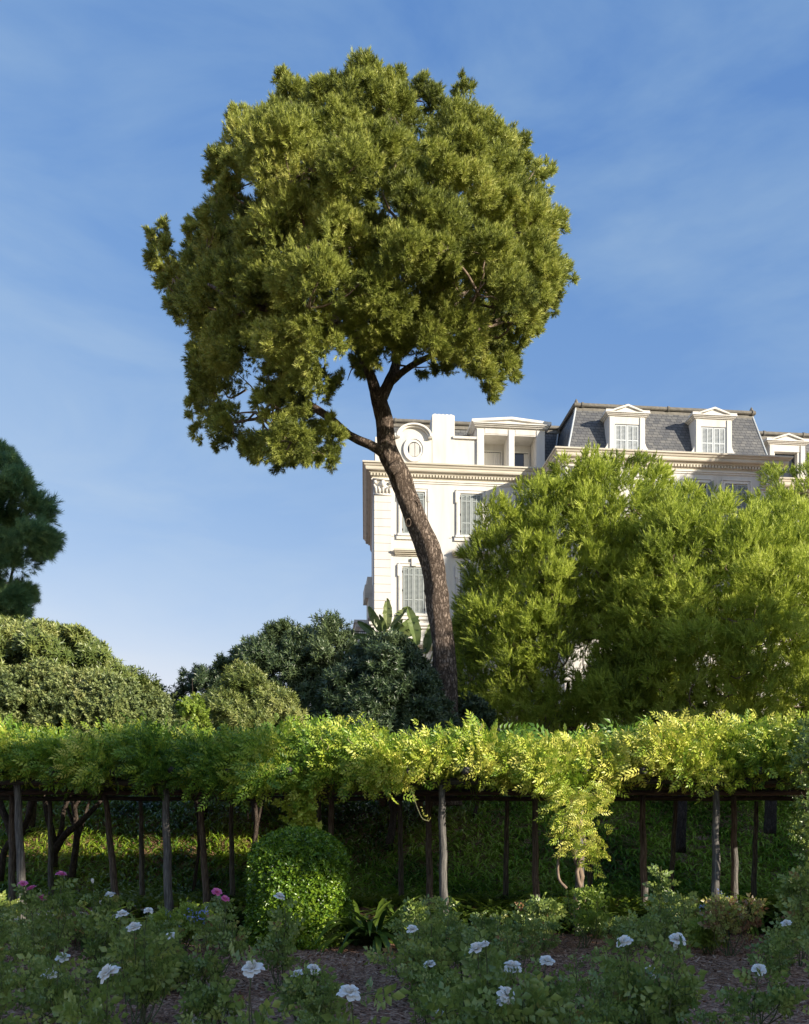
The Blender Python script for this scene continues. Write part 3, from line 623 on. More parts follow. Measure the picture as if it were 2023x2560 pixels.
# ------------------------------------------------------------------ the great pine
def main_pine():
    base = P(946, 1640, 27); base.z = float(gz(base.x, 27))-.1
    T = thing('pine_tree', 'tall umbrella pine with leaning bare trunk and broad rounded crown in front of the villa', 'tree', base)
    def pt(x, y, Y=27): return np.array(P(x, y, Y)-base)
    ctrl = [(946, 1700, 27, 31), (944, 1600, 27, 27), (942, 1480, 27, 24.5), (939, 1425, 27, 25), (936, 1360, 27, 23.5), (926, 1286, 27, 24.3), (924, 1257, 27, 24.5), (920, 1229, 27, 24), (916, 1200, 27, 25), (908, 1171, 27, 27), (898, 1143, 27, 27), (884, 1114, 27, 25), (873, 1085, 27, 24), (862.5, 1057, 27, 23.7), (851, 1028, 27, 23), (841, 999, 27, 25), (826, 971, 27, 24), (817, 942, 27, 20), (814, 912, 27, 18.5), (811, 885, 27, 18), (803, 855, 26.9, 17), (796, 830, 26.8, 15)]
    rows = [list(pt(x, y, Y))+[r*27/F] for x, y, Y, r in ctrl]; sp = spline(rows, 90)
    mb = MB(); seg = 28; rs = np.random.default_rng(5); ph = rs.random(8)*6.28
    pts = sp[:, :3]; n = len(pts); ring = []
    for i in range(n):
        for k in range(seg):
            a = 2*math.pi*k/seg; z = pts[i, 2]
            r = sp[i, 3]*(1+.05*math.sin(3*a+z*.9+ph[0])+.035*math.sin(5*a-z*1.7+ph[1])+.025*math.sin(7*a+z*4+ph[2])+.05*(rs.random()-.5))
            ring.append((pts[i, 0]+r*math.cos(a), pts[i, 1]+r*math.sin(a), z))
    mb.add(ring, [(i*seg+k, i*seg+(k+1) % seg, (i+1)*seg+(k+1) % seg, (i+1)*seg+k) for i in range(n-1) for k in range(seg)])
    def limb(c, nn=18, seg=12): 
        q = spline([list(pt(x, y, Y))+[r*27/F] for x, y, Y, r in c], nn); mb.tube(q[:, :3], list(q[:, 3]), seg, .14)
    limb([(822, 965, 27, 12), (790, 943, 26.8, 10), (740, 920, 26.9, 8.5), (700, 885, 27, 8), (660, 858, 27.2, 7.5), (625, 840, 27.4, 7), (590, 834, 27.8, 5), (540, 850, 28.2, 3)])
    limb([(650, 853, 27.2, 6), (632, 820, 27.3, 6), (622, 780, 27.4, 5), (608, 745, 27.6, 4), (595, 700, 27.8, 3)])
    limb([(650, 853, 27.2, 5), (610, 862, 27.3, 5), (560, 880, 27.6, 4), (500, 890, 28, 2)])
    limb([(800, 850, 26.8, 13), (785, 800, 26.8, 11), (770, 760, 26.8, 10), (745, 700, 26.5, 9), (720, 600, 26, 8), (700, 480, 26.2, 6), (690, 350, 26.5, 3)])
    limb([(800, 850, 26.8, 13), (820, 810, 26.9, 12), (836, 770, 27, 10), (835, 715, 27.2, 9), (850, 620, 27.5, 8), (860, 480, 27.2, 6), (850, 300, 27, 4), (800, 180, 27, 2)])
    limb([(818, 815, 26.9, 8), (850, 785, 26.6, 7), (890, 760, 26.4, 6), (950, 735, 26, 5.5), (1010, 700, 26, 5), (1080, 660, 26, 3)])
    limb([(830, 760, 27, 7), (880, 720, 27.5, 6), (960, 640, 28, 5), (1060, 520, 28, 4), (1100, 420, 28, 2)])
    limb([(745, 700, 26.5, 8), (680, 672, 25.2, 7), (600, 660, 24.6, 6), (520, 640, 24.4, 5), (440, 600, 25, 3)])
    limb([(745, 690, 26.5, 7), (680, 620, 25.5, 6), (600, 600, 24.2, 5), (500, 480, 25, 3)])
    mb.tube([pt(838, 985, 26.75), pt(830, 990, 26.45), pt(827, 994, 26.25)], [.18, .15, .13], 12)   # sawn stub
    tr = mb.build('trunk', M['bark'], T, True)
    kn = MB()                                   # knot scars
    for (x, y, s) in ((876, 1068, .12), (862, 1103, .09)):
        c = pt(x, y, 26.72); A = np.linspace(0, 2*math.pi, 15)
        kn = MB(); kn.tube([c+np.array([math.cos(a)*s*.8, .0, math.sin(a)*s*1.3]) for a in A], [.02]*15, 7, cap=False); kn.build('knot', M['bark'], tr, True)
    poly = [(328, 476), (350, 474), (372, 500), (388, 520), (398, 470), (425, 448), (446, 440), (434, 390), (440, 340), (460, 308), (500, 275), (518, 232), (556, 238), (588, 195), (600, 165), (640, 165), (672, 180), (712, 168), (735, 128), (790, 122), (806, 152), (850, 160), (882, 150), (918, 180), (928, 212), (948, 186), (978, 184), (992, 225), (1022, 240), (1036, 282), (1085, 268), (1116, 292), (1120, 340), (1158, 340), (1150, 400), (1150, 440), (1178, 450), (1168, 520), (1180, 560), (1199, 576), (1178, 640), (1170, 690), (1122, 716), (1088, 745), (1094, 785), (1064, 805), (1044, 852), (1004, 842), (978, 790), (948, 815), (915, 790), (860, 800), (830, 760), (790, 790), (752, 812), (735, 845), (712, 868), (722, 910), (735, 970), (702, 992), (650, 975), (600, 996), (556, 972), (500, 968), (440, 955), (398, 918), (392, 868), (410, 812), (398, 770), (402, 705), (352, 665), (338, 600)]
    poly = [(x, y+14*max(0, 1-y/420)) for x, y in poly]
    holes = [(575, 905, 26, 14), (655, 785, 75, 40), (690, 850, 55, 28), (805, 790, 40, 35), (900, 700, 18, 20), (655, 645, 60, 28), (540, 815, 30, 22)]
    YF = lambda x, y: 27+3.2*min(1, max(0, (640-x)/220))*min(1, max(0, (y-400)/200))
    C, Rr = boughs(poly, YF, 5.2, 340, (.36, 1.1), .65, holes, .72, 330, 1.06)
    D_ = np.array([CX+c[0]*F/c[1] for c in C]); E_ = np.array([HY-(c[2]-EYE)*F/c[1] for c in C])
    keep = ~((E_ > 745) & (D_ < 760) & (rng.random(len(C)) < .42)); C, Rr = C[keep], Rr[keep]
    ex = [(345, 505, .45), (352, 545, .55), (368, 600, .6), (385, 650, .5), (1148, 375, .35), (1163, 480, .4), (1182, 590, .4), (705, 965, .35), (610, 968, .45), (650, 950, .4), (716, 925, .32), (1020, 820, .4), (1065, 785, .38), (975, 200, .35), (610, 185, .35), (510, 262, .35)]
    C = np.vstack([C, [list(P(x, y, YF(x, y)+rng.normal()*.4)) for x, y, r in ex]]); Rr = np.concatenate([Rr, [e[2] for e in ex]])
    C = C-np.array(base); cen = pt(780, 600)
    tpl = pine_shoot(19, .11, .115, .0185, (.25, 1.1))
    V1 = bough_foliage(C, Rr, 25, 15, tpl, 1.0, cen, .75, .75, 1.12, rmean=.5, sub=.17, fill=.04, back=-.05, stick=.85)
    arr_mesh('crown', *V1[:2], M['pine'], T, V1[2])
    br = MB(); roots = [pt(*a) for a in ((770, 760, 26.8), (836, 770, 27), (740, 680, 26.5), (850, 620, 27.5), (720, 600, 26), (1010, 700, 26), (950, 650, 28), (860, 480, 27.2), (700, 480, 26.2), (600, 660, 24.6), (620, 838, 27.4), (620, 780, 27.4), (540, 870, 27.8), (560, 640, 24.5), (1060, 560, 28))]
    branches(br, roots, np.vstack([C, V1[3][::5]]), 420, .06, .012, .3, 5); br.build('branch', M['twig'], T, True)
main_pine()

def pine_like(name, label, poly, Y, T_, n, rr, per_, mat, tpl, sc, cpx, up, outw, aniso, bpx, group=None, holes=(), rb=90, gap=.6, nsub=14, sub=.3, per=8, fill=.12, trunk=.2, rmean=.5, spread=.75, cat='tree', ob=None, wood='bark_dark', pw=.45, flat=1, stem_top=None, front=.66, edge=.8, nb=7, r0=.05, Rpx=None):
    base = P(bpx, HY, Y); base.z = float(gz(base.x, Y))-.05
    T = thing(name, label, cat, base, 0, group)
    C, Rr = boughs(poly, Y, T_, n, rr, gap, holes, front, Rpx, edge, ob); C = C-np.array(base); cen = np.array(P(cpx[0], cpx[1], Y)-base)
    V = bough_foliage(C, Rr, nsub, per, tpl, sc, cen, up, outw, aniso, flat, rmean, sub, .5, 1, fill)
    arr_mesh('crown' if cat == 'tree' else 'foliage', V[0], V[1], M[mat], T, V[2])
    st = MB(); top = cen+np.array([0, 0, .2]); q = spline([np.array([0, 0, 0.]), top*.35+np.array([.15, 0, 0]), top*.7+np.array([-.1, .1, 0]), top], 14)
    st.tube(q, list(np.linspace(trunk, trunk*.3, 14)), 10, .15)
    roots = [q[i] for i in range(4, 14)]
    for k in range(nb):
        a = k*2.4; r_ = T_*.5; e = cen+np.array([math.cos(a)*r_, math.sin(a)*r_*.7, (rng.random()-.2)*abs(cen[2])*.35]); s_ = q[3+k % 6]
        l_ = spline([s_, s_+(e-s_)*.5+np.array([0, 0, -.15]), e], 8); st.tube(l_, list(np.linspace(trunk*.5, trunk*.15, 8)), 7, .15); roots += [l_[4], l_[6], l_[7]]
    st.build('trunk' if cat == 'tree' else 'stem', M[wood], T, True)
    b_ = MB(); branches(b_, roots, C, rb, r0, .01, .15, 5)
    if rb: b_.build('branch', M['twig'], T, True)
    return T

yshoot = pine_shoot(16, .24, .13, .024, (.2, .8))
# three young pines on the right
pA = [(958, 1300), (985, 1285), (995, 1200), (1008, 1130), (1040, 1095), (1078, 1105), (1120, 1040), (1140, 1010), (1160, 1030), (1190, 990), (1215, 1000), (1235, 962), (1262, 985), (1290, 968), (1312, 1000), (1345, 985), (1372, 975), (1395, 1010), (1420, 1030), (1440, 1090), (1430, 1250), (1420, 1400), (1420, 1560), (1300, 1580), (1150, 1570), (1010, 1570), (975, 1480), (962, 1390)]
pB = [(1290, 1330), (1330, 1210), (1370, 1090), (1420, 1075), (1450, 1045), (1490, 1065), (1520, 1070), (1560, 1090), (1600, 1070), (1640, 1110), (1700, 1100), (1780, 1160), (1840, 1300), (1850, 1580), (1290, 1590), (1280, 1450)]
pC = [(1570, 1130), (1585, 1060), (1600, 1010), (1630, 985), (1660, 1000), (1690, 985), (1730, 1000), (1800, 1010), (1860, 1100), (1880, 1300), (1700, 1420), (1600, 1350)]
pine_like('young_pine_tree', 'bushy bright green young pine immediately right of the leaning pine trunk', pA, 33, 3.6, 310, (.32, .85), 0, 'pine_young', yshoot, 1.0, (1200, 1450), .95, .7, 2.2, 1215, 'young pines before the villa', trunk=.2, ob=1500, Rpx=200, nsub=18, per=7, sub=.17, gap=.57, edge=.98, fill=.06, rb=330, r0=.045)
pine_like('young_pine_tree', 'broad yellow-green young pine at the right edge of the frame, above the pergola end', pB, 31, 3.8, 330, (.32, .85), 0, 'pine_young', yshoot, 1.0, (1560, 1480), .95, .7, 2.3, 1560, 'young pines before the villa', trunk=.2, ob=1500, rmean=.62, Rpx=220, nsub=18, per=7, sub=.17, gap=.57, edge=.98, fill=.06, rb=330, r0=.045)
pine_like('young_pine_tree', 'feathery pine top rising beside the far right villa dormer, partly behind the yellow-green pine', pC, 38, 2.6, 80, (.5, .9), 0, 'pine_young', yshoot, 1.0, (1700, 1300), .9, .6, 1.8, 1720, 'young pines before the villa', trunk=.2, nsub=18, per=8, sub=.2, rb=60, r0=.035, edge=1.1)
# far left pine
pL = [(-160, 1000), (-60, 930), (0, 945), (30, 958), (38, 1000), (62, 1022), (80, 1050), (112, 1075), (108, 1112), (122, 1130), (112, 1165), (90, 1175), (70, 1195), (78, 1235), (58, 1262), (40, 1300), (10, 1310), (-160, 1300)]
pine_like('dark_pine_tree', 'dark blue-green pine cut off by the left edge of the frame', pL, 36, 2.8, 60, (.6, 1.05), 0, 'pine_blue', pine_shoot(28, .22, .22, .018, (.3, 1.1)), 1.0, (-40, 1130), .35, .9, 1.05, -60, trunk=.25, Rpx=110, nsub=22, per=9, sub=.24, gap=.62, rb=40, flat=.62, fill=.04, rmean=.7, edge=.85, holes=[(70, 1207, 60, 12), (-10, 1200, 40, 10)])

tw1 = twig_tpl(11, .15, .04, .16, 1.1, 2); tw2 = twig_tpl(12, .085, .035, .10, 1.1, 4); tw3 = twig_tpl(11, .14, .034, .16, 1.15, 5)
pl1 = [(-100, 1310), (0, 1308), (60, 1312), (110, 1322), (168, 1330), (180, 1345), (205, 1360), (240, 1405), (262, 1445), (280, 1480), (240, 1490), (-100, 1490)]
pine_like('broadleaf_tree', 'tall olive green tree with layered leafy boughs under the dark pine at the left edge', pl1, 27, 2.6, 120, (.28, 1.0), 0, 'olive', tw1, 1.0, (60, 1450), .4, .8, 1.0, 60, trunk=.16, flat=.5, Rpx=90, ob=1440, nsub=18, per=9, sub=.24, gap=.58, edge=.95, fill=.05, rb=70, r0=.03)
pl2 = [(-100, 1425), (0, 1428), (40, 1420), (110, 1415), (160, 1430), (210, 1440), (255, 1445), (300, 1462), (350, 1480), (385, 1520), (400, 1580), (-100, 1600)]
pine_like('shrub', 'big rounded pale olive shrub with tiny leaves behind the left end of the pergola', pl2, 24, 2.0, 160, (.2, .72), 0, 'shrub_light', tw2, 1.0, (150, 1560), .6, .8, 1.1, 150, cat='shrub', trunk=.1, Rpx=80, ob=1550, nsub=20, per=11, sub=.22, gap=.58, fill=.05, rb=50, r0=.02)
pm1 = [(366, 1460), (380, 1430), (420, 1420), (460, 1425), (485, 1440), (500, 1480), (500, 1600), (400, 1600), (385, 1500)]
pine_like('shrub', 'small dark round shrub against the sky, leftmost of the central bushes', pm1, 28, 1.2, 34, (.3, .5), 0, 'shrub_dark', tw1, .8, (430, 1520), .4, .8, 1, 430, cat='shrub', trunk=.07, Rpx=50, ob=1560, nsub=14, per=9, gap=.5, rb=20, r0=.02)
pm2 = [(470, 1410), (500, 1385), (530, 1370), (560, 1365), (575, 1325), (615, 1325), (635, 1345), (660, 1340), (700, 1320), (722, 1312), (740, 1345), (750, 1400), (770, 1520), (770, 1600), (480, 1600)]
pine_like('broadleaf_tree', 'dark leafy tree rising against the sky left of the villa balcony', pm2, 28.5, 1.8, 110, (.22, .75), 0, 'shrub_dark', tw3, 1, (630, 1500), .5, .8, 1.1, 630, trunk=.12, rmean=.75, Rpx=100, ob=1540, nsub=16, per=8, gap=.62, sub=.24, fill=.05, rb=50, r0=.025)
pm3 = [(755, 1375), (780, 1350), (850, 1345), (870, 1375), (905, 1420), (930, 1480), (960, 1540), (1000, 1560), (1010, 1620), (640, 1620), (640, 1560), (690, 1470), (720, 1400)]
pine_like('shrub', 'large dense dark shrub left of the leaning pine trunk, below the paddle-leaved plants', pm3, 26, 2.2, 150, (.35, .65), 0, 'shrub_dark', tw3, 1, (820, 1540), .3, .8, 1, 820, cat='shrub', trunk=.12, flat=.6, Rpx=90, ob=1560, nsub=18, per=10, gap=.56, sub=.24, rb=40, r0=.02)
pm4 = [(440, 1480), (470, 1450), (500, 1410), (530, 1420), (560, 1455), (620, 1480), (640, 1510), (640, 1545), (600, 1600), (440, 1600)]
pine_like('shrub', 'olive green sunlit shrub in front of the dark leafy tree, above the pergola', pm4, 25, 1.3, 75, (.28, .5), 0, 'olive', tw3, .8, (530, 1550), .3, .8, 1, 530, cat='shrub', trunk=.08, Rpx=60, ob=1560, rmean=.75, nsub=14, per=9, gap=.5, rb=40, r0=.02)
pm5 = [(382, 1500), (400, 1470), (425, 1478), (432, 1520), (440, 1580), (385, 1580)]
pine_like('shrub', 'small upright shrub with heart-shaped pale green leaves between the pale shrub and the olive shrub', pm5, 23, .5, 22, (.16, .3), 0, 'rose_lit', twig_tpl(8, .09, .06, .14, 1.2, 6), .8, (408, 1530), .3, .5, 1.2, 408, cat='shrub', trunk=.05, Rpx=30, ob=1550, nsub=8, per=5, rb=14, r0=.015)
pm6 = [(960, 1485), (1000, 1478), (1030, 1500), (1050, 1600), (950, 1600)]
pine_like('shrub', 'low dark hedge-like shrub directly right of the pine trunk foot', pm6, 28, .8, 30, (.25, .45), 0, 'shrub_dark', tw2, 1.1, (1000, 1560), .5, .5, 1, 1000, cat='shrub', trunk=.06, Rpx=50, ob=1560, nsub=16, per=10, gap=.5, rb=10, r0=.02)
pr = [(1680, 1560), (1692, 1525), (1725, 1500), (1800, 1480), (1800, 1800), (1690, 1800), (1672, 1700)]
pine_like('shrub', 'blue-green leafy shrub in shade at the right edge beside the pergola end', pr, 13.2, .7, 60, (.16, .3), 0, 'rose_leaf', twig_tpl(8, .06, .038, .10, 1.1, 8), .8, (1740, 1660), .4, .6, 1.1, 1750, cat='shrub', trunk=.04, Rpx=50, rmean=.3, nsub=8, per=4, rb=40, r0=.015)

# ------------------------------------------------------------------ paddle-leaved plants (giant strelitzia)
def paddle(L=.95, W=.30, seed=0):
    r = np.random.default_rng(seed); n = 10; V = []; Fa = []
    for i in range(n+1):
        t = i/n; wd = W*math.sin(math.pi*(t*.92+.06))**.6; z = L*t; y = .18*L*t*t
        V += [(-wd/2, y-.12*wd, z), (0, y+.05, z), (wd/2, y-.12*wd, z)]
    V = np.array(V)
    Vs = []; k = 0
    for i in range(n):                          # split blade strips, a few of them torn
        for q in (0, 1):
            a, b_, c, d = V[3*i+q], V[3*i+q+1], V[3*i+4+q], V[3*i+3+q]; tear = .03 if r.random() < .5 else 0
            o = np.array([0, tear*r.normal()*2, -tear]); Vs += [a+(o if q == 0 else 0), b_+(o if q == 1 else 0), c, d]; Fa.append((k, k+1, k+2, k+3)); k += 4
    return np.array(Vs), np.array(Fa)
def strelitzia(label, bx, by, Y, leaves, group, petlen=1.4):
    base = P(bx, HY, Y); base.z = float(gz(base.x, Y)); T = thing('bird_of_paradise_plant', label, 'plant', base, 0, group)
    c0 = np.array(P(bx, by, Y)-base); st = MB()
    for k in range(3): st.tube([(.2*math.cos(k*2.1), .2*math.sin(k*2.1), 0), c0*.6+np.array([.25*math.cos(k*2.1), .2*math.sin(k*2.1), 0]), c0+np.array([.12*math.cos(k*2.1), .1, 0])], [.13, .12, .10], 9, .2)
    tr = st.build('trunk', M['twig'], T, True); pt_ = MB(); parts = []
    for i, (ang, lean, sc, yaw) in enumerate(leaves):
        d = norm(np.array([math.sin(ang), lean, math.cos(ang)])); e = c0+d*petlen*sc
        pt_.tube([c0+np.array([.05*i-.15, 0, 0]), c0+d*petlen*sc*.5+np.array([0, 0, .08]), e], [.04, .03, .022], 6)
        d2 = norm(d+np.array([.45*math.sin(ang), 0, -.12*abs(ang)])); roll = np.array([[math.sin((yaw-.7)*.8), math.cos((yaw-.7)*.8), .1]])
        V, Fa, r = scatter(paddle(seed=i), np.array([e]), basis(np.array([d2]), roll), np.array([sc]), np.array([.3+.6*rng.random()]), .3)
        lf = arr_mesh('leaf', V, Fa, M['banana'], T, r)
    pt_.build('leaf_stalk', noise_pet, T, True)
noise_pet = noisemat('leaf_stalk', [(.28, .27, .10), (.42, .38, .18)], 6, .6)
strelitzia('paddle-leaved plant with a fan of broad leaves beside the villa balcony, upper of the two', 815, 1362, 29, [(-1.15, -.3, .75, .2), (-.75, -.2, .8, 1.2), (-.35, -.4, .9, .9), (.05, -.2, 1.0, .3), (.35, -.3, .95, 1.8), (.7, -.1, .95, .6), (1.0, -.3, .85, 1.3), (-.1, -.8, .7, 0), (.5, -.8, .7, .4), (1.35, -.3, .7, .5)], 'paddle-leaved plants by the villa', .5)
strelitzia('paddle-leaved plant with pale yellow leaf stalks right beside the leaning pine trunk', 892, 1452, 28.5, [(-.65, -.2, .8, .6), (-.4, -.4, 1.0, 1.1), (-.12, -.2, 1.25, .2), (.1, -.2, 1.0, 1.0), (.3, -.3, 1.1, .4), (-.9, -.3, .6, .2), (.55, -.2, .8, .9), (-1.3, -.3, .5, .9)], 'paddle-leaved plants by the villa', 1.05)

# ------------------------------------------------------------------ pergola
PY = [14.1, 18.2, 21.5]
def pergola():
    T = thing('pergola', 'long weathered log pergola carrying a thick roof of wisteria across the garden', 'pergola', (0, 14.1, 0))
    def X(px, Y): return (px-1011.5)*Y/2300
    near = [50, 414, 758, 1109, 1450, 1790]; near = [(-300, -300)]+[(a, a) for a in near]+[(2140, 2140)]; near[1] = (43, 60); near[2] = (413, 424); near[4] = (1104, 1112)
    mid = [(30, 30), (264, 294), (500, 519), (828, 830), (1070, 1076), (1337, 1341), (1606, 1612), (1835, 1838), (2080, 2080)]
    far = [(-90, -90), (125, 128), (352, 356), (577, 582), (798, 798), (1000, 1004), (1268, 1264), (1475, 1475), (1690, 1676), (1892, 1884), (2100, 2100)]
    for row, Y, r in ((near, PY[0], .058), (mid, PY[1], .06), (far, PY[2], .055)):
        for a, b_ in row:
            mb = MB(); x0, x1 = X(b_, Y), X(a, Y); k = 9; h = 2.32
            mb.tube([(x0+(x1-x0)*i/k+.008*math.sin(i*1.9+a), Y-14.1+.006*math.cos(i*2.3+a), -.05+(h+.05)*i/k) for i in range(k+1)], [r*1.25-.0025*i*(r/.06) for i in range(k+1)], 12, .10)
            mb.build('post', M['post'], T, True)
    for Y in PY:
        for i in range(4):
            mb = MB(); x0 = -10+i*5.05; q = [(x0+5.15*k/8, Y-14.1+.012*math.sin(k+i), 2.38+.012*math.sin(k*1.7+i*2)) for k in range(9)]
            mb.tube(q, [.062-.0015*k for k in range(9)], 10, .08); mb.build('beam', M['beam'], T, True)
    x = -9.6
    while x < 9.8:
        mb = MB(); dz = random.random()*.02; mb.tube([(x, -.42-random.random()*.12, 2.50+dz), (x+.02, 2.5, 2.50+dz), (x-.02, 5, 2.5+dz), (x, 8.0, 2.5+dz)], [.056, .054, .052, .05], 10, .08); mb.build('rafter', M['beam'], T, True); x += .876
    wr = MB(); x = -9.4
    for i in range(60):
        y = -.1+i*.135; wr.box(-9.8, 9.8, y, y+.10, 2.56, 2.585)  # batten widths shaped to keep sky light off the posts below
    wr.build('roof_batten', M['beam'], T)
pergola()
def wisteria():
    T = thing('wisteria', 'yellow-green wisteria covering the pergola roof with one long trailing curtain at the right', 'climbing plant', (0, 14.1, 2.4))
    T0 = np.array([0, 14.1, 2.4])
    top = [(-60, 1540), (0, 1530), (60, 1545), (150, 1538), (300, 1530), (380, 1545), (470, 1528), (560, 1532), (600, 1520), (640, 1524), (700, 1522), (780, 1526), (812, 1560), (850, 1566), (880, 1548), (925, 1545), (960, 1535), (1010, 1528), (1050, 1560), (1090, 1558), (1140, 1560), (1160, 1548), (1210, 1530), (1240, 1552), (1330, 1552), (1350, 1532), (1400, 1535), (1430, 1518), (1480, 1512), (1520, 1500), (1560, 1508), (1600, 1505), (1640, 1525), (1690, 1520), (1780, 1530)]
    bot = [(-60, 1652), (100, 1650), (160, 1664), (200, 1655), (300, 1655), (420, 1672), (480, 1690), (520, 1688), (560, 1680), (640, 1700), (680, 1670), (740, 1665), (790, 1672), (860, 1668), (880, 1640), (940, 1635), (1010, 1660), (1080, 1668), (1100, 1675), (1290, 1668), (1340, 1632), (1400, 1640), (1450, 1660), (1520, 1660), (1610, 1660), (1660, 1640), (1780, 1640)]
    tx, ty = zip(*top); bx_, by_ = zip(*bot); fr = [frond_tpl(4, .17, .078, .031, 1), frond_tpl(3, .13, .078, .033, 2)]
    # front face: clumps of fronds
    nc = 760; px = rng.uniform(-60, 1780, nc); Yc = 13.55+.75*rng.random(nc)
    a = np.interp(px, tx, ty); b_ = np.interp(px, bx_, by_); v = rng.random(nc)**.9; py = a+24+(b_-a-50)*v; Yc = Yc+.35*(1-v)-.15*np.sin(v*3)
    Yc += .18*np.sin(px*.021)+.12*np.sin(px*.053+1)
    C = np.stack([(px-CX)*Yc/F, Yc, EYE+(HY-py)*Yc/F], 1)-T0
    # roof mass behind
    nr = 900; Cr = np.stack([rng.uniform(-9.5, 9.5, nr), rng.uniform(.3, 7.9, nr), rng.uniform(.22, .62, nr)], 1); Cr[:, 2] = .22+(Cr[:, 2]-.22)*np.interp(Cr[:, 1], [0, 4, 7.9], [1.2, .8, .15])
    parts = []
    idx = np.repeat(np.arange(nc), 17); m = len(idx); g = norm(np.stack([.5*rng.normal(size=nc), -.75+.3*rng.normal(size=nc), .05+.4*rng.normal(size=nc)], 1)+np.stack([0*v, 0*v, .55*(1-v)-.25*v], 1))
    off = .10*rng.normal(size=(m, 3)); D = norm(.55*g[idx]+9*off*np.array([1, 1, .6])+.25*rng.normal(size=(m, 3))); lit_tone = np.interp(px, [0, 350, 620, 900, 1700], [.3, .38, .62, .8, .8]); r0 = .6*(np.clip(lit_tone+.32*rng.normal(size=nc)-.3*v+.12, 0, 1))[idx]+.4*rng.random(m)  # leaf tone painted brighter and yellower to the right, where sun falls
    roll = np.tile([[0, 0, -1.]], (m, 1))+.4*rng.normal(size=(m, 3))
    R = basis(D, np.cross(D, np.cross(D, np.array([0, 0, 1.])))+.25*rng.normal(size=(m, 3)))
    R = basis(D, np.cross(np.array([0, 0, 1.]), D)+.25*rng.normal(size=(m, 3)))
    h = m//2; pos = C[idx]+off
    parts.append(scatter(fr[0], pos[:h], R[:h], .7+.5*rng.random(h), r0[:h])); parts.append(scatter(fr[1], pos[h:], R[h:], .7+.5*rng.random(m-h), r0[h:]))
    idr = np.repeat(np.arange(nr), 15); mr = len(idr); Dr = norm(np.stack([rng.normal(size=mr), rng.normal(size=mr), .15*rng.normal(size=mr)+.2], 1))
    parts.append(scatter(fr[0], Cr[idr]+.16*rng.normal(size=(mr, 3))*np.array([1, 1, .5]), basis(Dr, np.cross(np.array([0, 0, 1.]), Dr)+.2*rng.normal(size=(mr, 3))), 1.5+.8*rng.random(mr), .3*rng.random(mr)))
    V, Fa, r = join(parts); arr_mesh('foliage', V, Fa, M['wisteria'], T, r)
    # trailing curtain
    hp = [(1130, 1640), (1310, 1640), (1305, 1690), (1270, 1712), (1272, 1760), (1282, 1800), (1245, 1830), (1212, 1800), (1192, 1770), (1165, 1740), (1135, 1712)]
    C, Rr = crown_clumps(hp, 13.5, .3, 30, (.07, .15), (), .7, 60, .7); C = C-T0
    idx = np.repeat(np.arange(len(C)), 12); m = len(idx); D = norm(np.stack([1.0*rng.normal(size=m), -.6+.4*rng.normal(size=m), -.25+.35*rng.normal(size=m)], 1))
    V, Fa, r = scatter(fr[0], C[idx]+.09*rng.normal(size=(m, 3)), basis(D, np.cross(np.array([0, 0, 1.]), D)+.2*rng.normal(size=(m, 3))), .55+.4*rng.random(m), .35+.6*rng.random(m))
    arr_mesh('trailing_foliage', V, Fa, M['wisteria'], T, r)
    # ivy round the post above the clipped bush
    m = 170; q = np.stack([rng.normal(size=m)*14+636, 1650+95*rng.random(m)], 1); Y = 13.95+.1*rng.normal(size=m)
    pos = np.stack([(q[:, 0]-CX)*Y/F, Y, EYE+(HY-q[:, 1])*Y/F], 1)-T0
    V, Fa, r = scatter(twig_tpl(6, .07, .055, .08, 1.3, 9), pos, basis(norm(rng.normal(size=(m, 3))+np.array([0, -1, 0]))), .8+.4*rng.random(m), .4+.4*rng.random(m)); arr_mesh('trailing_foliage', V, Fa, M['wisteria'], T, r)
    # twisting trunks by the fifth post, tendril
    st = MB()
    def s(c, r0, r1, n=16): q = spline([np.array(P(*a))-T0 for a in c], n); st.tube(q, list(np.linspace(r0, r1, n)), 8, .2)
    s([(1222, 1985, 14), (1215, 1900, 13.95), (1228, 1850, 14.05), (1212, 1800, 13.9), (1226, 1740, 14), (1216, 1690, 13.9), (1230, 1660, 14)], .05, .03)
    s([(1230, 1985, 14), (1232, 1900, 13.9), (1218, 1840, 13.85), (1236, 1780, 13.9), (1210, 1720, 13.8), (1200, 1660, 13.9)], .035, .02)
    s([(1196, 1875, 13.5), (1180, 1855, 13.5), (1178, 1820, 13.5), (1184, 1780, 13.5), (1190, 1740, 13.6)], .022, .014)
    st.build('trunk', M['twig'], T, True)
    td = MB(); q = spline([np.array(P(*a))-T0 for a in ((868, 1665, 13.5), (874, 1685, 13.45), (882, 1708, 13.4), (892, 1728, 13.4), (906, 1733, 13.4))], 14); td.tube(q, [.008]*14, 5); td.build('tendril', noise_pet, T)
    for (x, y, f) in ((747, 1562, 1), (800, 1556, 1), (1018, 1532, -1), (690, 1560, 1)):
        td = MB(); q = [np.array(P(x+f*6*math.sin(k*.6)-k*.8, y+22-k*3, 13.5))-T0 for k in range(10)]; td.tube(q, [.006]*10, 5); td.build('tendril', noise_pet, T)
    m = 26; k = rng.random(m); pos = np.array([np.array(P(868+38*t, 1665+66*t**.8, 13.43))-T0 for t in k]); V, Fa, r = scatter(leafq(.05, .025), pos, basis(rng.normal(size=(m, 3))), .7+.4*rng.random(m), .7+.3*rng.random(m)); arr_mesh('trailing_foliage', V, Fa, M['wisteria'], T, r)
wisteria()

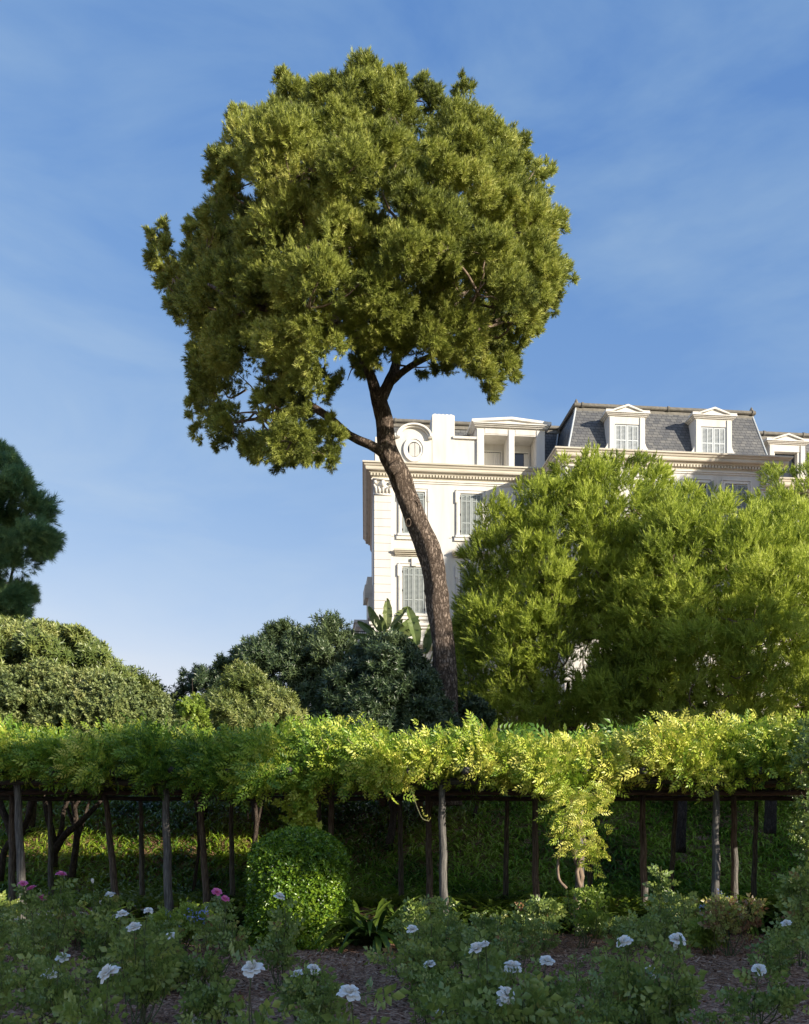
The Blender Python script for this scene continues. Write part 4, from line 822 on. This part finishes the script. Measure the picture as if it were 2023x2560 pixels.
# ------------------------------------------------------------------ clipped bush, strap-leaved plants, bank
def clipped():
    c = P(631, HY, 13.1); c.z = 0; T = thing('clipped_bush', 'round topped clipped green bush in front of the pergola, partly sunlit', 'bush', c)
    n = 12000; Rb, H = .63, 1.63; th = rng.random(n)*6.283; u = rng.random(n); wall = u < .62
    z = np.where(wall, rng.random(n)*(H-Rb*.8), 0); ph = np.arccos(rng.random(n)); r = np.where(wall, Rb, Rb*np.sin(ph)); z = np.where(wall, z, H-Rb*.8+Rb*.8*np.cos(ph))
    bump = 1+.05*np.sin(th*4+z*4)+.035*np.sin(th*9-z*7)+.06*rng.normal(size=n); pos = np.stack([r*bump*np.cos(th), r*bump*np.sin(th), z*(.98+.02*bump)], 1)
    nr = norm(np.stack([np.cos(th), np.sin(th), np.where(wall, 0.1, 1.2*np.cos(ph))], 1)); d = norm(nr+.8*rng.normal(size=(n, 3))+np.array([0, 0, -.2]))
    V, Fa, rr = scatter(twig_tpl(4, .055, .032, .04, 1.1, 3), pos, basis(d), .8+.4*rng.random(n), rng.random(n)); arr_mesh('foliage', V, Fa, M['box'], T, rr)
    mb = MB(); mb.tube([(0, 0, 0), (0, 0, .3), (0, 0, H-Rb), (0, 0, H-.25), (0, 0, H-.1)], [.45, .5, .5, .36, .1], 20); mb.build('dark_core', M['core'], T, True)  # solid dark body filling the bush behind its leaves
clipped()
st_l = [tri(strap_tpl(.62, .042, 1.5)), tri(strap_tpl(.72, .045, 1.9)), tri(strap_tpl(.5, .04, 1.0))]
def strap_clump(n=60, seed=0):
    parts = []
    for t in st_l:
        m = n//3; az = rng.random(m)*6.283; tilt = .1+.55*rng.random(m); d = np.stack([np.sin(tilt)*np.cos(az), np.sin(tilt)*np.sin(az), np.cos(tilt)], 1)
        side = np.stack([-np.sin(az), np.cos(az), 0*az], 1); out_ = np.cross(side, d)
        R = np.stack([side, -out_*np.sign((out_*np.stack([np.cos(az), np.sin(az), 0*az], 1)).sum(1))[:, None]*-1, d], 2)
        pos = np.stack([.06*rng.normal(size=m), .06*rng.normal(size=m), 0*az], 1); parts.append(scatter(t, pos, R, .8+.5*rng.random(m), rng.random(m)))
    return join(parts)
protos = []
for i in range(3):
    V, Fa, r = strap_clump(108); me = arr_mesh('strap_leaved_plant', V, Fa, M['strap'], None, r); protos.append(me)
lit_lab = 'broad fountain of strap leaves, sunlit, between the clipped bush and the tall front post'
spots = [(785, 13.0, 1.45, lit_lab), (842, 14.8, 1.1, None), (470, 14.3, 1.1, 'sunlit strap-leaved clump between the second front post and the clipped bush'), (515, 14.6, 1.0, None), (412, 14.9, 1, None), (205, 13.2, 1.15, 'drooping strap-leaved clump at the right end of the terracotta path'),
         (985, 14.6, 1.25, None), (1040, 15, 1.2, None), (1075, 14.4, 1.1, None), (1150, 15.2, 1.2, None), (1290, 14.8, 1.3, None), (1340, 14.5, 1.2, None), (1380, 15.4, 1.25, None), (1440, 15, 1.2, None), (1500, 15.4, 1.1, None), (1560, 15, 1.15, None), (1620, 15.2, 1.2, None), (1690, 14.6, 1.2, None), (920, 15.4, 1.0, None), (300, 15.6, .9, None), (1240, 15.7, 1.1, None)]
ORD = ['first', 'second', 'third', 'fourth', 'fifth', 'sixth', 'seventh', 'eighth', 'ninth', 'tenth', 'eleventh', 'twelfth', 'thirteenth', 'fourteenth', 'fifteenth', 'sixteenth', 'seventeenth', 'eighteenth']
dk = sorted(p[0] for p in spots if not p[3])
for i, (px, Y, s_, lab) in enumerate(spots):
    o = protos[i] if i < 3 else link(protos[i % 3].copy()); o.location = ((px-CX)*Y/F, Y, 0); o.scale = (s_*1.25,)*3; o.rotation_euler = (0, 0, i*1.3)
    tag(o, lab or 'shaded dark green strap-leaved clump under the pergola, %s of these from the left' % ORD[dk.index(px)], 'plant', 'strap-leaved clumps along the pergola')
def bank():
    m = 60000; x = rng.uniform(-13, 12.5, m); y = 19.6+12.7*rng.random(m)**1.1; z = gz(x, y); pos = np.stack([x, y, z-.02], 1)
    az = rng.random(m)*6.283; lean = .15+.5*rng.random(m); d = np.stack([np.sin(lean)*np.cos(az), np.sin(lean)*np.sin(az), np.cos(lean)], 1); side = np.stack([-np.sin(az), np.cos(az), 0*az], 1); out_ = np.cross(d, side)*-1
    out_ = np.where(((out_*np.stack([np.cos(az), np.sin(az), 0*az], 1)).sum(1) > 0)[:, None], out_, -out_)
    R = np.stack([side, out_, d], 2); patch = .5+.3*np.sin(x*1.1+y*.7)+.2*np.sin(x*2.7-y*1.9)
    V, Fa, r = scatter(tri(strap_tpl(.55, .042, 1.9, 4)), pos, R, .7+.6*rng.random(m), np.clip(.6*patch+.5*rng.random(m)-.05, 0, 1)); tag(arr_mesh('ground_cover', V, Fa, M['bank'], rnd=r), 'long grassy leaves covering the bank behind the pergola', 'ground cover', kind='stuff')
bank()
def bare_trunk(label, base, limbs, r0, name='tree_trunk'):
    b_ = P(*base); b_.z = float(gz(b_.x, base[2])); T = thing('garden_tree', label, 'tree', b_)
    mb = MB()
    for l_ in limbs:
        q = spline([np.array(P(x, y, Y)-b_) for x, y, Y in l_[0]], 12); mb.tube(q, list(np.linspace(l_[1], l_[2], 12)), 10, .16)
    mb.build('trunk', M['bark_dark'], T, True); return T, b_
bare_trunk('low tree trunk forking into three spreading limbs under the left part of the pergola', (118, 1800, 23), [([(112, 1830, 23), (114, 1790, 23), (108, 1750, 23), (98, 1710, 23), (92, 1660, 23)], .11, .06), ([(114, 1800, 23), (135, 1765, 22.9), (165, 1740, 22.8), (190, 1715, 22.8), (215, 1690, 22.8)], .10, .05), ([(118, 1790, 23), (130, 1750, 23.2), (135, 1710, 23.3), (150, 1680, 23.3)], .07, .04)], .1)
bare_trunk('dark forked tree trunk leaning at the left edge beneath the pergola', (20, 1800, 22.6), [([(35, 1840, 22.6), (30, 1790, 22.6), (22, 1750, 22.6), (5, 1710, 22.6), (-10, 1660, 22.6)], .12, .07), ([(33, 1800, 22.6), (45, 1760, 22.6), (62, 1720, 22.5), (72, 1680, 22.5)], .09, .05), ([(0, 1860, 22.4), (8, 1800, 22.4), (30, 1760, 22.4), (36, 1700, 22.4)], .09, .05)], .1)
bare_trunk('straight grey tree trunk on the bank, just left of the last front post', (1437, 1790, 24.5), [([(1437, 1800, 24.5), (1438, 1740, 24.5), (1441, 1690, 24.5), (1442, 1580, 24.5)], .14, .12)], .13)
bare_trunk('short dark tree trunk on the bank near the right end of the pergola', (1625, 1745, 25), [([(1625, 1760, 25), (1627, 1700, 25), (1627, 1600, 25)], .17, .15)], .15)
bare_trunk('cluster of thin pale stems above the ground cover, left of the clipped bush', (530, 1720, 26), [([(525+k*8, 1735, 26), (522+k*11, 1700, 26), (518+k*14, 1640, 26)], .03, .02) for k in range(4)], .1)

# ------------------------------------------------------------------ roses
def petal(W, L, cup, curl, n=4):
    V = []
    for j in range(n+1):
        t = j/n
        for i in range(n+1):
            s = (i/n-.5)*2; wd = W*(.35+.65*math.sin(min(1, t*1.15)*math.pi*.5))*(1-.25*max(0, t-.75)/.25*abs(s)); x = s*wd/2
            th = cup*(1-t)*.9; y = L*t*math.sin(curl*t+cup*.15)-(-1)*0; z = L*t*math.cos(curl*t*.7); y -= .35*wd*s*s*.6*(1-.3*t); z -= .06*L*abs(s)**3
            V.append((x, y, z))
    q = np.arange((n+1)**2).reshape(n+1, n+1); return np.array(V), np.stack([q[:-1, :-1], q[:-1, 1:], q[1:, 1:], q[1:, :-1]], -1).reshape(-1, 4)
def rose(seed, open_=1.0):
    r = np.random.default_rng(seed); parts = []
    for (cnt, W, L, tilt, curl, rad, rv) in ((7, .048, .050, 1.15*open_, .5, .006, .15), (7, .044, .046, .80*open_, .35, .006, .3), (6, .036, .042, .48*open_, .1, .005, .5), (5, .028, .036, .25*open_, -.1, .003, .8), (4, .02, .031, .10, -.25, .002, 1)):
        for k in range(cnt):
            a = 6.283*(k+r.random()*.5)/cnt+cnt; t = tilt+.12*r.normal(); V, Fa = petal(W*(.9+.2*r.random()), L*(.9+.2*r.random()), .5, curl+.2*r.random())
            V = V+np.array([0, .0025, 0])*np.sin(V[:, :1]*260+V[:, 2:]*120+k)
            c, s = math.cos(t), math.sin(t); V = np.stack([V[:, 0], V[:, 1]*c+V[:, 2]*s+rad, -V[:, 1]*s+V[:, 2]*c], 1); c, s = math.cos(a), math.sin(a)
            parts.append((np.stack([V[:, 0]*c-V[:, 1]*s, V[:, 0]*s+V[:, 1]*c, V[:, 2]], 1), Fa, np.full(len(Fa), rv)+.1*r.random(len(Fa))))
    return join(parts)
def bud(seed):
    parts = []
    for k in range(5):
        V, Fa = petal(.03, .042, .5, -.12); t = .12; c, s = math.cos(t), math.sin(t); V = np.stack([V[:, 0], V[:, 1]*c+V[:, 2]*s+.004, -V[:, 1]*s+V[:, 2]*c], 1); a = k*1.256; c, s = math.cos(a), math.sin(a)
        parts.append((np.stack([V[:, 0]*c-V[:, 1]*s, V[:, 0]*s+V[:, 1]*c, V[:, 2]], 1), Fa, np.full(len(Fa), .2)))
    return join(parts)
def rmesh(name, dat, mat):
    o = arr_mesh(name, *dat[:2], mat, None, dat[2], True); me = o.data; bpy.data.objects.remove(o); return me
RW = [rmesh('white_rose_mesh', rose(i, .85+.15*(i % 2)), M['petal_w']) for i in range(4)]; RP = [rmesh('pink_rose_mesh', rose(9+i, .75), M['petal_p']) for i in range(2)]; RB = rmesh('rose_bud_mesh', bud(1), M['petal_w'])
lt = leafq(.055, .038, .18, .12)
def rleaf(seed):
    r = np.random.default_rng(seed); pl = []
    for i, t in enumerate((.45, .75)):
        for s in (-1, 1): pl.append(((0, -.01*i, .11*t), (s, -.15*r.random(), .55), (0, 1, .15*s), .75+.2*i))
    pl.append(((0, -.02, .11), (0, -.2, 1), (0, 1, 0), 1.15)); V, Fa = multi(lt, pl)
    s_ = np.array([(-.0015, 0, 0), (.0015, 0, 0), (0, -.02, .11)]); return np.vstack([V, s_]), np.vstack([Fa, [[len(V), len(V)+1, len(V)+2]]])
RL = [rleaf(1), rleaf(2)]
def bush_mesh(H, Rad, nst, dens, tips=(), seed=0, lit=.5):
    """stems + leaves in local space; tips are flower points"""
    sb = MB(); parts = []; ends = [np.array(t, float) for t in tips]
    for k in range(nst): a = rng.random()*6.283; q = Rad*math.sqrt(rng.random()); ends.append(np.array([q*math.cos(a), q*math.sin(a), H*(.55+.45*rng.random())]))
    for ie, e in enumerate(ends):
        b0 = np.array([.04*rng.normal(), .04*rng.normal(), 0]); c = spline([b0, b0+(e-b0)*np.array([.6, .6, .4])+.03*rng.normal(size=3), b0+(e-b0)*np.array([.92, .92, .75])+.02*rng.normal(size=3), e], 9)
        sb.tube(c, list(np.linspace(.0065, .003, 9)), 5, cap=False)
        nl = int(dens*(.5+e[2])); t = .28+(.58 if ie < len(tips) else .70)*rng.random(nl)**.8; i0 = np.minimum((t*8).astype(int), 7); f = (t*8-i0)[:, None]; pos = c[i0]*(1-f)+c[i0+1]*f
        az = rng.random(nl)*6.283; el = .1+.5*rng.random(nl); D = np.stack([np.cos(az)*np.cos(el), np.sin(az)*np.cos(el), np.sin(el)], 1)
        R = basis(D, np.cross(np.array([0, 0, 1.]), D)+.15*rng.normal(size=(nl, 3))); r0 = lit*.6+.35*rng.random(nl)+(.4*(rng.random(nl) < .07))
        parts.append(scatter(RL[seed % 2], pos, R, .75+.5*rng.random(nl), r0.clip(0, 1), .1))
        # side twiglets
        ms = 3
        for _ in range(ms):
            p = c[rng.integers(3, 8)]; a = rng.random()*6.283; e2 = p+np.array([.14*math.cos(a), .14*math.sin(a), .10*rng.random()])*(.6+.7*rng.random()); sb.tube([p, (p+e2)/2+np.array([0, 0, .01]), e2], [.003, .0025, .002], 4, cap=False)
            nl = int(dens*.4)+2; t = rng.random(nl)[:, None]; D = norm(rng.normal(size=(nl, 3))*np.array([1, 1, .35])+np.array([0, 0, .25])); parts.append(scatter(RL[1-seed % 2], p*(1-t)+e2*t, basis(D, np.cross(np.array([0, 0, 1.]), D)+.15*rng.normal(size=(nl, 3))), .7+.5*rng.random(nl), (lit*.6+.4*rng.random(nl)).clip(0, 1), .1))
    return sb, join(parts)
FL = []
def rose_bush(label, blooms, H=None, Rad=.28, nst=5, dens=8, col='w', mat='rose_leaf', group='rose bushes in the flower bed', lit=.45):
    """blooms: (px, py, diameter in px, kind) in the 1708-wide picture"""
    px0 = sum(b_[0] for b_ in blooms)/len(blooms); Y = F*.105/max(b_[2] for b_ in blooms if b_[3] != 'bud') if any(b_[3] != 'bud' for b_ in blooms) else F*.045/blooms[0][2]
    base = np.array([(px0-CX)*Y/F, Y, 0]); T = thing('rose_bush', label, 'rose bush', tuple(base), 0, group); tips = []
    for (px, py, d, kind) in blooms:
        yy = Y+.12*(rng.random()-.5); tips.append(np.array(P(px, py, yy))-base); FL.append(tuple(P(px, py, yy)))
    H = H or max(.35, min(t[2] for t in tips)-.12)
    sb, lf = bush_mesh(H, Rad, nst, dens, tips, int(px0) % 2, lit); sb.build('stem', M['stem'], T, True); arr_mesh('foliage', lf[0], lf[1], M[mat], T, lf[2])
    for i, (t, (px, py, d, kind)) in enumerate(zip(tips, blooms)):
        me = RB if kind == 'bud' else (RP[i % 2] if kind == 'pink' else RW[(int(px)+i) % 4])
        o = link(bpy.data.objects.new('bud' if kind == 'bud' else 'flower', me), T); o.location = t-np.array([0, 0, .02]); s_ = (d*Y/F)/(.105 if kind != 'bud' else .035); o.scale = (s_,)*3
        o.rotation_euler = (.10+.5*rng.random(), .28*rng.normal(), rng.random()*6.28) if kind != 'bud' else (.15*rng.normal(), .2*rng.normal(), 0)
        o.rotation_mode = 'ZYX'
    return T
B = [
 ('tall pink rose stem standing alone near the left end of the terracotta path', [(129, 1843, 21, 'pink')], dict(Rad=.12, nst=2)),
 ('rose bush with three pink blooms in front of the leftmost post', [(48, 1863, 19, 'pink'), (66, 1873, 20, 'pink'), (88, 1891, 19, 'pink')], {}),
 ('rose bush with two pink blooms just left of the clipped bush', [(457, 1880, 20, 'pink'), (475, 1894, 17, 'pink')], {}),
 ('rose bush with a single small pink bloom at the foot of the second front post', [(350, 1917, 13, 'pink')], {}),
 ('rose bush with one pale bloom and upright buds, highest white bloom on the left', [(232, 1886, 21, 'w'), (196, 1860, 8, 'bud'), (213, 1905, 7, 'bud')], dict(Rad=.2)),
 ('rose bush with a cluster of three white blooms left of the second post', [(257, 1925, 25, 'w'), (283, 1953, 28, 'w'), (313, 1917, 18, 'w')], dict(nst=6)),
 ('rose bush with one white cup-shaped bloom over the sunlit yellow-green plant', [(360, 1973, 22, 'w')], {}),
 ('rose bush with two white blooms one above the other at the far left', [(132, 2017, 27, 'w'), (104, 2050, 29, 'w')], dict(nst=6)),
 ('rose bush with one large flat white bloom in the lower left foreground', [(229, 2046, 43, 'w')], dict(nst=6)),
 ('rose bush with drooping white bloom and two white buds left of centre', [(413, 2049, 22, 'w'), (390, 2078, 11, 'bud'), (444, 2079, 11, 'bud')], {}),
 ('rose bush with one big cupped white bloom directly below the clipped bush', [(533, 2037, 43, 'w')], dict(nst=6)),
 ('rose bush with two white blooms cut near the bottom edge, left of centre', [(415, 2150, 20, 'w'), (478, 2134, 27, 'w')], dict(nst=6)),
 ('rose bush with one white bloom held up against the clipped bush', [(590, 1889, 22, 'w')], dict(Rad=.2)),
 ('rose bush with two small fading white blooms near the right foot of the clipped bush', [(636, 1973, 15, 'w'), (615, 1994, 15, 'w'), (652, 1972, 9, 'bud')], {}),
 ('rose bush with two ragged white blooms side by side left of the mulch gap', [(627, 2052, 27, 'w'), (662, 2040, 26, 'w')], dict(nst=6)),
 ('rose bush with one large white bloom on dark stems beside the mulch gap', [(737, 2088, 44, 'w')], dict(nst=6, Rad=.2)),
 ('rose bush with one ruffled white bloom left of the tall front post', [(870, 1958, 23, 'w')], dict(nst=8, lit=.8)),
 ('rose bush with one curled white bloom right of the mulch gap', [(907, 2031, 24, 'w')], dict(nst=6)),
 ('rose bush with one full white bloom and a small one at its right shoulder', [(1008, 1996, 37, 'w'), (1025, 1986, 16, 'w')], dict(nst=6)),
 ('rose bush with one wide white bloom right of centre', [(1083, 2034, 37, 'w')], dict(nst=6)),
 ('rose bush with one blush white bloom low right of centre', [(1005, 2071, 31, 'w'), (929, 2133, 18, 'w')], dict(nst=6)),
 ('rose bush with a double headed white bloom near the bottom edge', [(1069, 2092, 39, 'w'), (1062, 2107, 25, 'w')], dict(nst=6)),
 ('rose bush with one blush white bloom beside the right mulch patch', [(1154, 2024, 30, 'w')], {}),
 ('rose bush with one ragged white bloom under the trailing wisteria', [(1317, 1982, 32, 'w')], dict(nst=6)),
 ('rose bush with one open white bloom and a small white bud below it', [(1430, 1978, 33, 'w'), (1426, 2000, 13, 'bud')], {}),
 ('rose bush with one blush white bloom above broad foreground leaves', [(1373, 2044, 30, 'w')], dict(nst=6)),
 ('rose bush with one white bloom low at the right', [(1602, 2042, 28, 'w')], dict(nst=6)),
 ('rose bush with one small white bloom high at the right edge', [(1660, 1946, 20, 'w')], {}),
]
B += [('rose bush with one closed white bud low in the left corner', [(133, 2130, 11, 'bud')], dict(nst=4)), ('rose bush with one small half open white bloom left of the mulch gap', [(693, 2030, 16, 'w')], dict(nst=4, Rad=.2)), ('rose bush with one tiny white bud at the far left edge', [(61, 2070, 10, 'bud')], dict(nst=4)), ('rose bush with two small pale blooms between the two right mulch patches', [(1268, 2010, 15, 'w'), (1246, 1990, 12, 'w')], dict(nst=5))]
short = ['the lone tall pink rose', 'three pink blooms by the first post', 'two pink blooms', 'a single small pink bloom', 'the highest white bloom at left', 'three clustered white blooms', 'the cup shaped bloom over lime green leaves', 'two white blooms at far left', 'the large flat white bloom', 'the drooping white bloom and buds', 'the big white bloom below the clipped bush', 'white blooms cut by the bottom edge', 'a white bloom against the clipped bush', 'two small fading white blooms', 'two ragged white blooms', 'the large white bloom by the mulch gap', 'the ruffled white bloom by the tall post', 'the curled white bloom', 'a full and a small white bloom', 'the wide white bloom right of centre', 'two low blush white blooms', 'the double headed white bloom', 'a blush bloom by the right mulch', 'the ragged bloom under the wisteria', 'the open white bloom and small bud', 'the blush bloom above broad leaves', 'the low white bloom at right', 'the small white bloom at the right edge', 'one closed white bud at lower left', 'a small half open white bloom', 'one tiny white bud at far left', 'two small pale blooms']
BL = []
for (lab, bl, kw), sh_ in zip(B, short): t_ = rose_bush(lab, bl, **kw); BL.append((sh_, t_.location.x, t_.location.y))
# bushes without flowers
lib = []
for k in range(4):
    sb, lf = bush_mesh(.80+.08*k, .34, 8, 9, (), k); T = thing('rose_bush', 'leafy green rose bush without open flowers in the rose bed', 'rose bush', (0, 0, 0), 0, 'rose bushes without flowers')
    lib.append((T, sb.build('stem', M['stem'], T, True), arr_mesh('foliage', lf[0], lf[1], M['rose_leaf'], T, lf[2])))
fill = []
gaps = [(745, 840, 1995, 2161), (1110, 1205, 2075, 2161), (1465, 1550, 1985, 2045), (560, 600, 1985, 2030), (430, 470, 2020, 2090)]
tries = 0
while len(fill) < 58 and tries < 9000:
    tries += 1; y = 4.9+7.6*rng.random(); x = rng.uniform(-.47, .47)*y
    if any((x-a)**2+(y-b_)**2 < .40**2 for a, b_, _ in fill): continue
    sc_ = (.55+.35*rng.random()) if y > 6.5 else .5+.14*rng.random()
    if y > 10.3: sc_ = min(sc_, .62)
    px = CX+x*F/y; ok = True
    for (gx0, gx1, gy0, gy1) in gaps:
        hw = .26*sc_*F/y; tp = HY+(EYE-.85*sc_)*F/y; bt = HY+EYE*F/y
        if px+hw > gx0 and px-hw < gx1 and tp < gy1 and bt > gy0: ok = False
    for (fx, fy, fz) in FL:
        if y < fy+.1:
            k_ = y/fy; z_ = EYE-(EYE-fz)*k_-.05
            if abs(x-fx*k_) < .30*sc_+.04 and .95*sc_ > z_: sc_ = z_/.95
    if not ok or sc_ < .36: continue
    fill.append((x, y, sc_))
used_l = set()
for i, (x, y, s_) in enumerate(fill):
    if i < 4: T = lib[i][0]
    else:
        T0_, a, b_ = lib[i % 4]; T = link(T0_.copy())
        for ch in (a, b_): c = link(ch.copy()); c.parent = T
    T.location = (x, y, 0); T.rotation_euler = (0, 0, i*1.7); T.scale = (s_, s_, s_)
    cand = []
    for (lb, bx, by) in BL:
        dx, dy = x-bx, y-by; w_ = 'behind' if dy > abs(dx) else ('in front of' if -dy > abs(dx) else ('right of' if dx > 0 else 'left of')); cand.append((dx*dx+dy*dy, w_, lb))
    for c_ in sorted(cand):
        if (c_[1], c_[2]) not in used_l: used_l.add((c_[1], c_[2])); T['label'] = 'flowerless bush %s the one with %s' % (c_[1], c_[2]); break
# taller leafy roses and small plants at the back of the bed
def leafy(name, label, cat, px, Y, H, Rad, nst, dens, mat, lit=.6, blue=0):
    base = ((px-CX)*Y/F, Y, 0); T = thing(name, label, cat, base); sb, lf = bush_mesh(H, Rad, nst, dens, (), 1, lit); sb.build('stem', M['stem'], T, True); arr_mesh('foliage', lf[0], lf[1], M[mat], T, lf[2])
    for k in range(blue):
        a = rng.random()*6.28; V, Fa, r = scatter(twig_tpl(5, .02, .016, .01, 1.3, 3), np.array([[0, 0, 0.]])+.03*rng.normal(size=(7, 3)), basis(rng.normal(size=(7, 3))), np.ones(7), rng.random(7)); o = arr_mesh('flower', V, Fa, M['petal_b'], T, r); o.location = (Rad*.9*math.cos(a), -Rad*.7*abs(math.sin(a)), H*(.55+.4*rng.random()))
leafy('rose_bush', 'tall flowerless rose bush with sunlit tips below the trailing wisteria', 'rose bush', 1235, 12.6, .85, .32, 9, 10, 'rose_lit', .4)
leafy('rose_bush', 'tall flowerless rose bush with pale tips, left of the wisteria trunk', 'rose bush', 1130, 12.2, .72, .3, 9, 10, 'rose_leaf', .5)
leafy('rose_bush', 'bushy sunlit flowerless rose bush at the foot of the tall front post', 'rose bush', 915, 12.0, .75, .35, 10, 11, 'rose_leaf', .5)
leafy('rose_bush', 'lone upright rose cane with reddish leaf tips left of the last front post', 'rose bush', 1410, 12.4, 1.2, .14, 4, 13, 'rose_leaf', .5)
leafy('rose_bush', 'rose bush with reddish brown top leaves right of the last front post', 'rose bush', 1540, 11.8, .8, .35, 9, 11, 'rose_leaf', 1.2)
leafy('rose_bush', 'tall climbing rose at the right edge of the bed', 'rose bush', 1690, 10.8, 1.35, .22, 9, 14, 'rose_leaf', .7)
leafy('plumbago', 'small shrub with pale blue flowers beside the second front post', 'shrub', 385, 12.2, .62, .38, 16, 20, 'rose_lit', .4, 9)
leafy('plumbago', 'shaded shrub with pale blue flowers beside the last front post', 'shrub', 1480, 12.6, .8, .4, 14, 13, 'rose_leaf', .5, 9)
leafy('small_shrub', 'little bright yellow-green plant at the edge of the right mulch patch', 'shrub', 1497, 12.0, .42, .16, 12, 20, 'rose_lit', .8)
leafy('small_shrub', 'bushy green shrub at the left edge beside the terracotta path', 'shrub', 5, 13.4, .8, .3, 10, 12, 'rose_leaf', .5)

# ------------------------------------------------------------------ trees outside the frame, plus a hedge and crowns added to shade the garden
_s, _c = math.sin(_a), math.cos(_a)
def uv(u, v): return v*_c-u*_s, v*_s+u*_c
lf_big = twig_tpl(10, .22, .09, .3, 1.2, 11)
def offtree(label, u, v, z0, z1, R, n=260, dens=1.0, Rv=None, core=.6, grp='trees outside the frame that shade the garden'):
    x, y = uv(u, v); T = thing('shade_tree', label, 'tree', (x, y, 0), math.radians(SUN_AZ), grp)
    zc, h = (z0+z1)/2, (z1-z0)/2; Rv = Rv or R
    m = int(n*14*dens); d = norm(rng.normal(size=(m, 3))); rad = rng.random(m)**.3
    # local x after 45 degrees turn lies along v
    pos = d*rad[:, None]*np.array([Rv, R, h])+np.array([0, 0, zc]); V, Fa, r = scatter(lf_big, pos, basis(rng.normal(size=(m, 3))), 1.2+.6*rng.random(m)); arr_mesh('crown', V, Fa, M['shrub_dark'], T, r)
    mb = MB(); mb.tube([(0, 0, 0), (.1, 0, z0), (0, 0, zc)], [.25, .2, .1], 8); mb.build('trunk', M['bark_dark'], T)
    if core:
        q = [(.0, 0, zc-h*core*math.cos(a)) for a in np.linspace(.15, 2.99, 10)]; mb = MB(); mb.tube(q, [core*math.sin(a) for a in np.linspace(.15, 2.99, 10)], 14)
        mb.v = [(a*Rv, b_*R, c) for a, b_, c in mb.v]; mb.build('solid_core', M['core'], T)  # solid body added inside the crown to block the sun
TAN = math.tan(math.radians(SUN_EL))
def hedge():  # added unseen hedge, its top cut to throw shade on the roses
    T = thing('added_hedge', 'added unseen hedge behind the photographer, shaped to shade the rose bed', 'hedge', (0, 0, 0)); u0 = -17.0; vs = np.arange(-5, 15.6, .5)
    mb = MB(); P_ = []; N_ = []
    for v in vs:
        h = 1.0+TAN*(19.2+(-u0)-v*1.43)+.25*math.sin(v*1.9)+.15*math.sin(v*4.1); h = min(h, 11.5)
        if 9.4 < v < 11.2: h -= .75  # notch shaped to let sun reach the strap leaves
        if v > 12.5: h = max(h, 6.6)
        a = uv(u0, v); b_ = uv(u0, v+.5); c = uv(u0-1, v+.5); d = uv(u0-1, v); mb.add([(*a, 0), (*b_, 0), (*c, 0), (*d, 0), (*a, h), (*b_, h), (*c, h), (*d, h)], [(4, 5, 6, 7), (0, 1, 5, 4), (1, 2, 6, 5), (2, 3, 7, 6), (3, 0, 4, 7)])
        m = 110
        for _ in range(m): q = uv(u0-1+rng.random(), v+.5*rng.random()); P_.append((*q, h+.25*abs(rng.normal())))
    mb.build('solid_core', M['core'], T); pos = np.array(P_); V, Fa, r = scatter(twig_tpl(8, .1, .05, .14, 1.2, 2), pos, basis(rng.normal(size=(len(pos), 3))), .8+.5*rng.random(len(pos))); arr_mesh('foliage', V, Fa, M['shrub_dark'], T, r)  # solid boxes added so the hedge stops the sun
hedge()
offtree('added broad tree crown behind the hedge that shades the left half of the pergola', -11, 6.7, 8.75, 9.8, 1.6, 55, 1, 3.7, 0)  # thin crown added as a sun blocker for the left vine
offtree('added small round crown behind the hedge that shades the top of the clipped bush', -11, 10.1, 7.35, 8.0, .8, 60, 1, .55, 0)  # blob of leaves added to keep sun off the bush top
for i, (v, h, rv) in enumerate(((21.3, 13.6, 2.0), (24.0, 13.6, 2.2), (27.2, 12.4, 2.3), (30.5, 8.2, 2.2), (34, 7.2, 2.4), (38.2, 6.5, 2.4))):
    offtree('tree number %s of the tall row beyond the right edge of the frame' % ['one', 'two', 'three', 'four', 'five', 'six'][i], -5+.6*(i % 2), v, .3, h, 1.6, 420, 1, rv, .8)
offtree('very tall pine beyond the right edge that shades the villa wall', 0, 43.8, 17.5, 25.4, 2.0, 420, 1, 1.7, .7)
offtree('very tall pine farthest beyond the right edge that shades the villa pavilion', 0, 50.2, 17, 25.6, 2.2, 420, 1, 3.5, .75)
